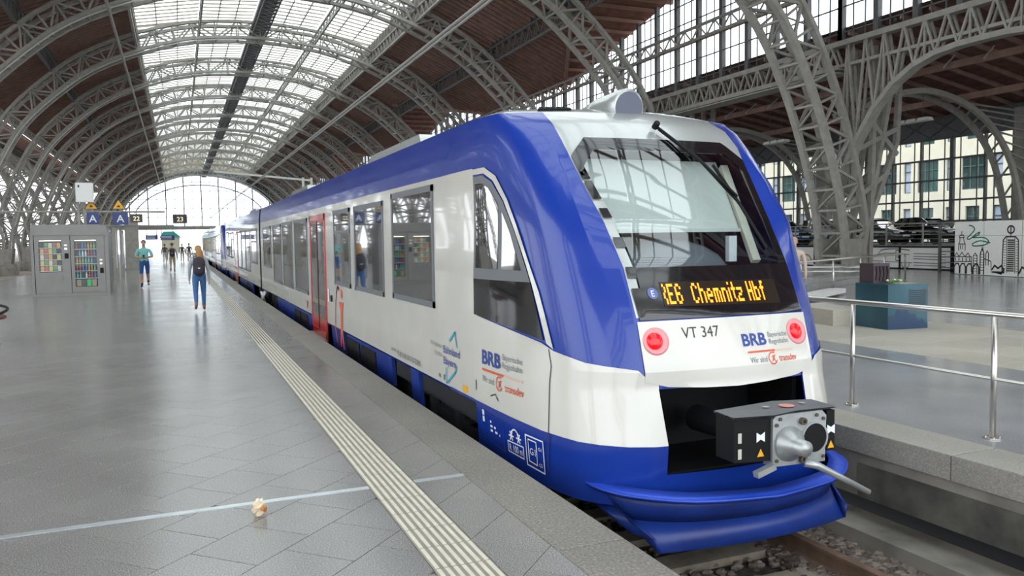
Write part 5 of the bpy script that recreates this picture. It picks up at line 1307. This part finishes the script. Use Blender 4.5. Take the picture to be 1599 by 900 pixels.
m = MB(); m.tube([(.8, 0, .44), (.8, 0, .03)], .03, 8); m.lathe([(.16, 0), (.16, .015), (.03, .03)], (.8, 0, 0), (0, 0, 1), 16); m.build('leg', STEEL, o)
p = on(405, 806, 2, 0); o = tag(empty('crumpled_bag', p), 'small crumpled pale bag with brown bits lying on the platform floor', 'litter')
rr = random.Random(4); m = MB(); m.ell((0, 0, .052), (.042, .036, .052), 12, 9, None, lambda v: v*(1+rr.uniform(-.2, .22))); m.build('bag', mat('bag_cream', (.62, .5, .34), .5), o)
m = MB()
for k in range(9): a = rr.uniform(0, 6.28); m.ell((.036*math.cos(a), -.02+.03*math.sin(a), rr.uniform(.02, .09)), (.012, .012, .014), 6, 4)
m.build('pastry_bits', mat('pastry_brown', (.42, .16, .04), .6), o)
m = MB(); m.add([(-.015, -.01, .09), (.015, 0, .09), (.025, .01, .112), (.004, .0, .104), (-.012, .0, .115)], [(0, 1, 2, 3), (0, 3, 4)]); m.build('twisted_top', TXTW, o)
# ------------------------------------------------------------------ people
def skin_mesh(name, verts, edges, radii, root=0, sub=1):
    me = bpy.data.meshes.new(name); me.from_pydata(verts, edges, []); o = bpy.data.objects.new(name, me); COL.objects.link(o)
    mo_ = o.modifiers.new('s', 'SKIN'); mo_.use_smooth_shade = True
    for i, r in enumerate(radii): me.skin_vertices[0].data[i].radius = (r, r) if not isinstance(r, tuple) else r
    for i in range(len(verts)): me.skin_vertices[0].data[i].use_root = (i == root)
    sb = o.modifiers.new('d', 'SUBSURF'); sb.levels = sub; sb.render_levels = sub
    dg = bpy.context.evaluated_depsgraph_get(); out = bpy.data.meshes.new_from_object(o.evaluated_get(dg))
    bpy.data.objects.remove(o); bpy.data.meshes.remove(me); return out
def person(label, loc, rot, hgt, top_c, leg_c, skin_c, hair_c, shoe_c, stride=.25, arms='swing', short_legs=False, short_sleeve=False, long_hair=False, pack=None, lean=0, female=False):
    k = hgt/1.75; o = tag(empty('person', loc, rot), label, 'person')
    sw = .17 if female else .195; hw_ = .095
    V = []; E_ = []; Rr = []
    def a(p, r, prev=None):
        V.append((p[0]*k, p[1]*k, p[2]*k)); kb = k*(1.0 if p[2] > 1.46 else (1.16 if female else 1.12)); Rr.append((r[0]*kb, r[1]*kb) if isinstance(r, tuple) else (r*kb if r > .012 else r*k)); i = len(V)-1
        if prev is not None: E_.append((prev, i))
        return i
    pel = a((0, 0, .95), (.145, .11)); wai = a((0, .0, 1.10), (.125, .10), pel); che = a((0, .01, 1.30), (.155, .11), wai); nk0 = a((0, .0, 1.44), .075, che)
    nk = a((0, .01, 1.52), .05, nk0); hd = a((0, .03+lean, 1.60), (.068, .08), nk); hd2 = a((0, .02+lean, 1.69), (.075, .092), hd); hd3 = a((0, .01+lean, 1.745), .045, hd2)
    nose = a((0, .125+lean, 1.625), .012, hd)
    lim = {}
    for s in (-1, 1):
        st_ = stride*s; lift = .10 if (s < 0 and stride) else 0
        hip = a((s*hw_, 0, .90), (.088, .09), pel); kn = a((s*(hw_+.005), st_*.55+.04, .50+lift*.2), .058, hip); ca = a((s*(hw_+.005), st_*.75-.02-(lift*.6), .36+lift*.5), .055, kn); an = a((s*(hw_+.005), st_*1.0-.02-(lift*1.2), .09+lift), .038, ca)
        toe = a((s*(hw_+.02), st_*1.0+.13-(lift*.9), .035+lift*.35), .032, an); lim[s] = (an, toe)
        sh_ = a((s*sw, 0, 1.40), .062, che)
        if arms == 'phone': el = a((s*(sw+.09), .03, 1.14), .045, sh_); wr_ = a((s*.07, .26, 1.12), .03, el); dirn = Vector((-s*.5, .7, .05)).normalized()
        else:
            f_ = -st_*.7; el = a((s*(sw+.06), f_*.5-.03, 1.13), .043, sh_); wr_ = a((s*(sw+.075), f_+.05, .89), .029, el); dirn = Vector((0, .15, -1)).normalized()
        wp_ = Vector(V[wr_])/k; pal = a(wp_+dirn*.06, (.034, .02), wr_)
        sd = Vector((0, 1, 0)) if arms != 'phone' else Vector((0, 0, 1))
        for q_, (off, ln_) in enumerate(((-.027, .06), (-.009, .078), (.009, .075), (.027, .062))):
            b_ = a(wp_+dirn*.10+sd*off, .0095, pal); a(wp_+dirn*(.10+ln_*.55)+sd*off*1.05, .0085, b_)
            a(wp_+dirn*(.10+ln_)+sd*off+Vector((-s*.018, .0, 0)), .0075, len(V)-1)
        th = a(wp_+dirn*.05-sd*.04, .010, pal); a(wp_+dirn*.085-sd*.058, .009, th)
    me = skin_mesh('body', V, E_, Rr, pel)
    mats = [mat('skin_tone_%s' % label[:12].replace(' ', '_'), skin_c, .6), mat('top_%s' % label[:14].replace(' ', '_'), top_c, .85), mat('legs_%s' % label[:14].replace(' ', '_'), leg_c, .85), mat('shoe_%s' % label[:14].replace(' ', '_'), shoe_c, .7)]
    for q_ in mats: me.materials.append(q_)
    for pz in me.polygons:
        c = Vector(pz.center)/k; r_ = abs(c.x); mi_ = 0
        if c.z > 1.47: mi_ = 0
        elif c.z > .99 or (r_ > sw+.0 and c.z > .80 and arms != 'phone' ): mi_ = 1
        else: mi_ = 2
        isarm = (r_ > sw+.035 and c.z > .78 and c.z < 1.40) or (arms == 'phone' and c.y > .14 and 1.0 < c.z < 1.3)
        if isarm: mi_ = 1
        if isarm and (c.z < (1.20 if short_sleeve else .87) or (arms == 'phone' and (c.y > .10 if short_sleeve else c.y > .24))): mi_ = 0
        if not isarm and c.z < .99:
            mi_ = 2
            if short_legs and c.z < .52: mi_ = 0
            if c.z < (.075 if not stride else .10): mi_ = 3
            for s in (-1, 1):
                if (Vector(V[lim[s][0]])/k-c).length < .09 or (Vector(V[lim[s][1]])/k-c).length < .08: mi_ = 3
        pz.material_index = mi_; pz.use_smooth = True
    b = link('body', me, o)
    HR = mat('hair_%s' % label[:14].replace(' ', '_'), hair_c, .7)
    m = MB(); m.ell((0, (-.005+lean)*k, 1.685*k), (.088*k, .104*k, .085*k), 14, 9, None, lambda v: Vector((v.x, v.y if v.z > -.01*k else min(v.y, -.01*k), max(v.z, (-.01 if v.y > .02*k else -.075)*k))))
    if long_hair: m.tube([(0, (-.07+lean)*k, 1.70*k), (.02*k, -.10*k, 1.56*k), (.05*k, -.115*k, 1.42*k), (.07*k, -.10*k, 1.30*k)], .05, 10, rad=[.075*k, .095*k, .085*k, .03*k])
    m.build('hair', HR, o, True)
    m = MB()
    for s in (-1, 1): m.ell((s*.03*k, (.115+lean)*k, 1.655*k), (.010*k, .006*k, .006*k), 6, 4)
    m.build('eyes', TXTK, o)
    m = MB()
    for s in (-1, 1): m.ell((s*.082*k, (.02+lean)*k, 1.635*k), (.012*k, .022*k, .034*k), 7, 5)
    m.build('ears', mats[0], o)
    m = MB(); m.ell((0, (.108+lean)*k, 1.585*k), (.025*k, .006*k, .006*k), 6, 4); m.build('mouth', mat('lips', (.45, .16, .14), .6), o)
    if pack:
        pkm = mat('pack_%s' % label[:14].replace(' ', '_'), pack, .8); m = MB()
        m.ell((0, -.20*k, 1.20*k), (.17*k, .12*k, .26*k), 14, 10, None, lambda v: Vector((max(-.15*k, min(.15*k, v.x*1.15)), v.y, v.z)))
        pk = m.build('backpack', pkm, o, True); m = MB(); m.ell((0, -.30*k, 1.12*k), (.12*k, .05*k, .12*k), 10, 8); m.build('front_pocket', pkm, pk, True)
        m = MB()
        for s in (-1, 1): m.tube([(s*.11*k, -.1*k, 1.40*k), (s*.12*k, .02*k, 1.47*k), (s*.125*k, .13*k, 1.36*k), (s*.13*k, .10*k, 1.15*k), (s*.13*k, -.08*k, 1.02*k)], .018*k, 6)
        m.build('strap', pkm, pk); m = MB(); m.box((0, -.352*k, 1.16*k), (.05*k, .006*k, .025*k)); m.build('patch_label', TXTW, pk)
    return o
gp = lambda x, y: Vector((on(x, y, 2, 0).x, on(x, y, 2, 0).y, 0))
person('woman with long blonde hair, grey jacket, jeans and dark backpack walking away', gp(313, 486), 0, 1.66, (.36, .38, .40), (.05, .13, .30), (.5, .32, .24), (.36, .19, .07), (.25, .14, .10), .16, long_hair=True, pack=(.035, .03, .04), female=True)
pm2 = person('man in turquoise polo shirt and blue shorts looking at his phone', gp(227, 449), math.pi, 1.88, (.25, .62, .60), (.03, .10, .30), (.5, .30, .22), (.20, .16, .12), (.03, .035, .06), .17, 'phone', True, True, lean=.035)
m = MB(); c0_ = pm2.location; ph = MB(); ph.box((0, .40, 1.23), (.075, .012, .15), Matrix.Rotation(-.6, 3, 'X')); tag(ph.build('mobile_phone', BLK, None, False, tuple(c0_)), 'small dark phone held by the man in turquoise polo', 'phone').rotation_euler.z = math.pi
person('man in beige trousers with dark backpack walking away down the platform', gp(270, 426), 0, 1.76, (.42, .38, .28), (.42, .34, .24), (.5, .32, .24), (.12, .07, .05), (.1, .08, .07), .12, pack=(.04, .03, .035))
person('distant person with dark top at the left of the far group', gp(258, 411), 0, 1.7, (.12, .10, .10), (.5, .45, .4), (.5, .32, .24), (.08, .05, .04), (.1, .1, .1), .1)
person('distant person in bright blue jacket far down the platform', gp(296, 410), 0, 1.75, (.03, .22, .50), (.08, .09, .12), (.5, .32, .24), (.08, .05, .04), (.1, .1, .1), .1)
person('distant person in reddish top far down the platform', gp(285, 409), 0, 1.7, (.30, .14, .16), (.07, .08, .12), (.5, .32, .24), (.08, .05, .04), (.1, .1, .1), .12)
person('person in beige top standing behind the right edge of the train nose', (12.80, 14.05, 0), 2.4, 1.66, (.52, .42, .34), (.16, .14, .13), (.55, .36, .27), (.45, .28, .16), (.2, .15, .1), .0)
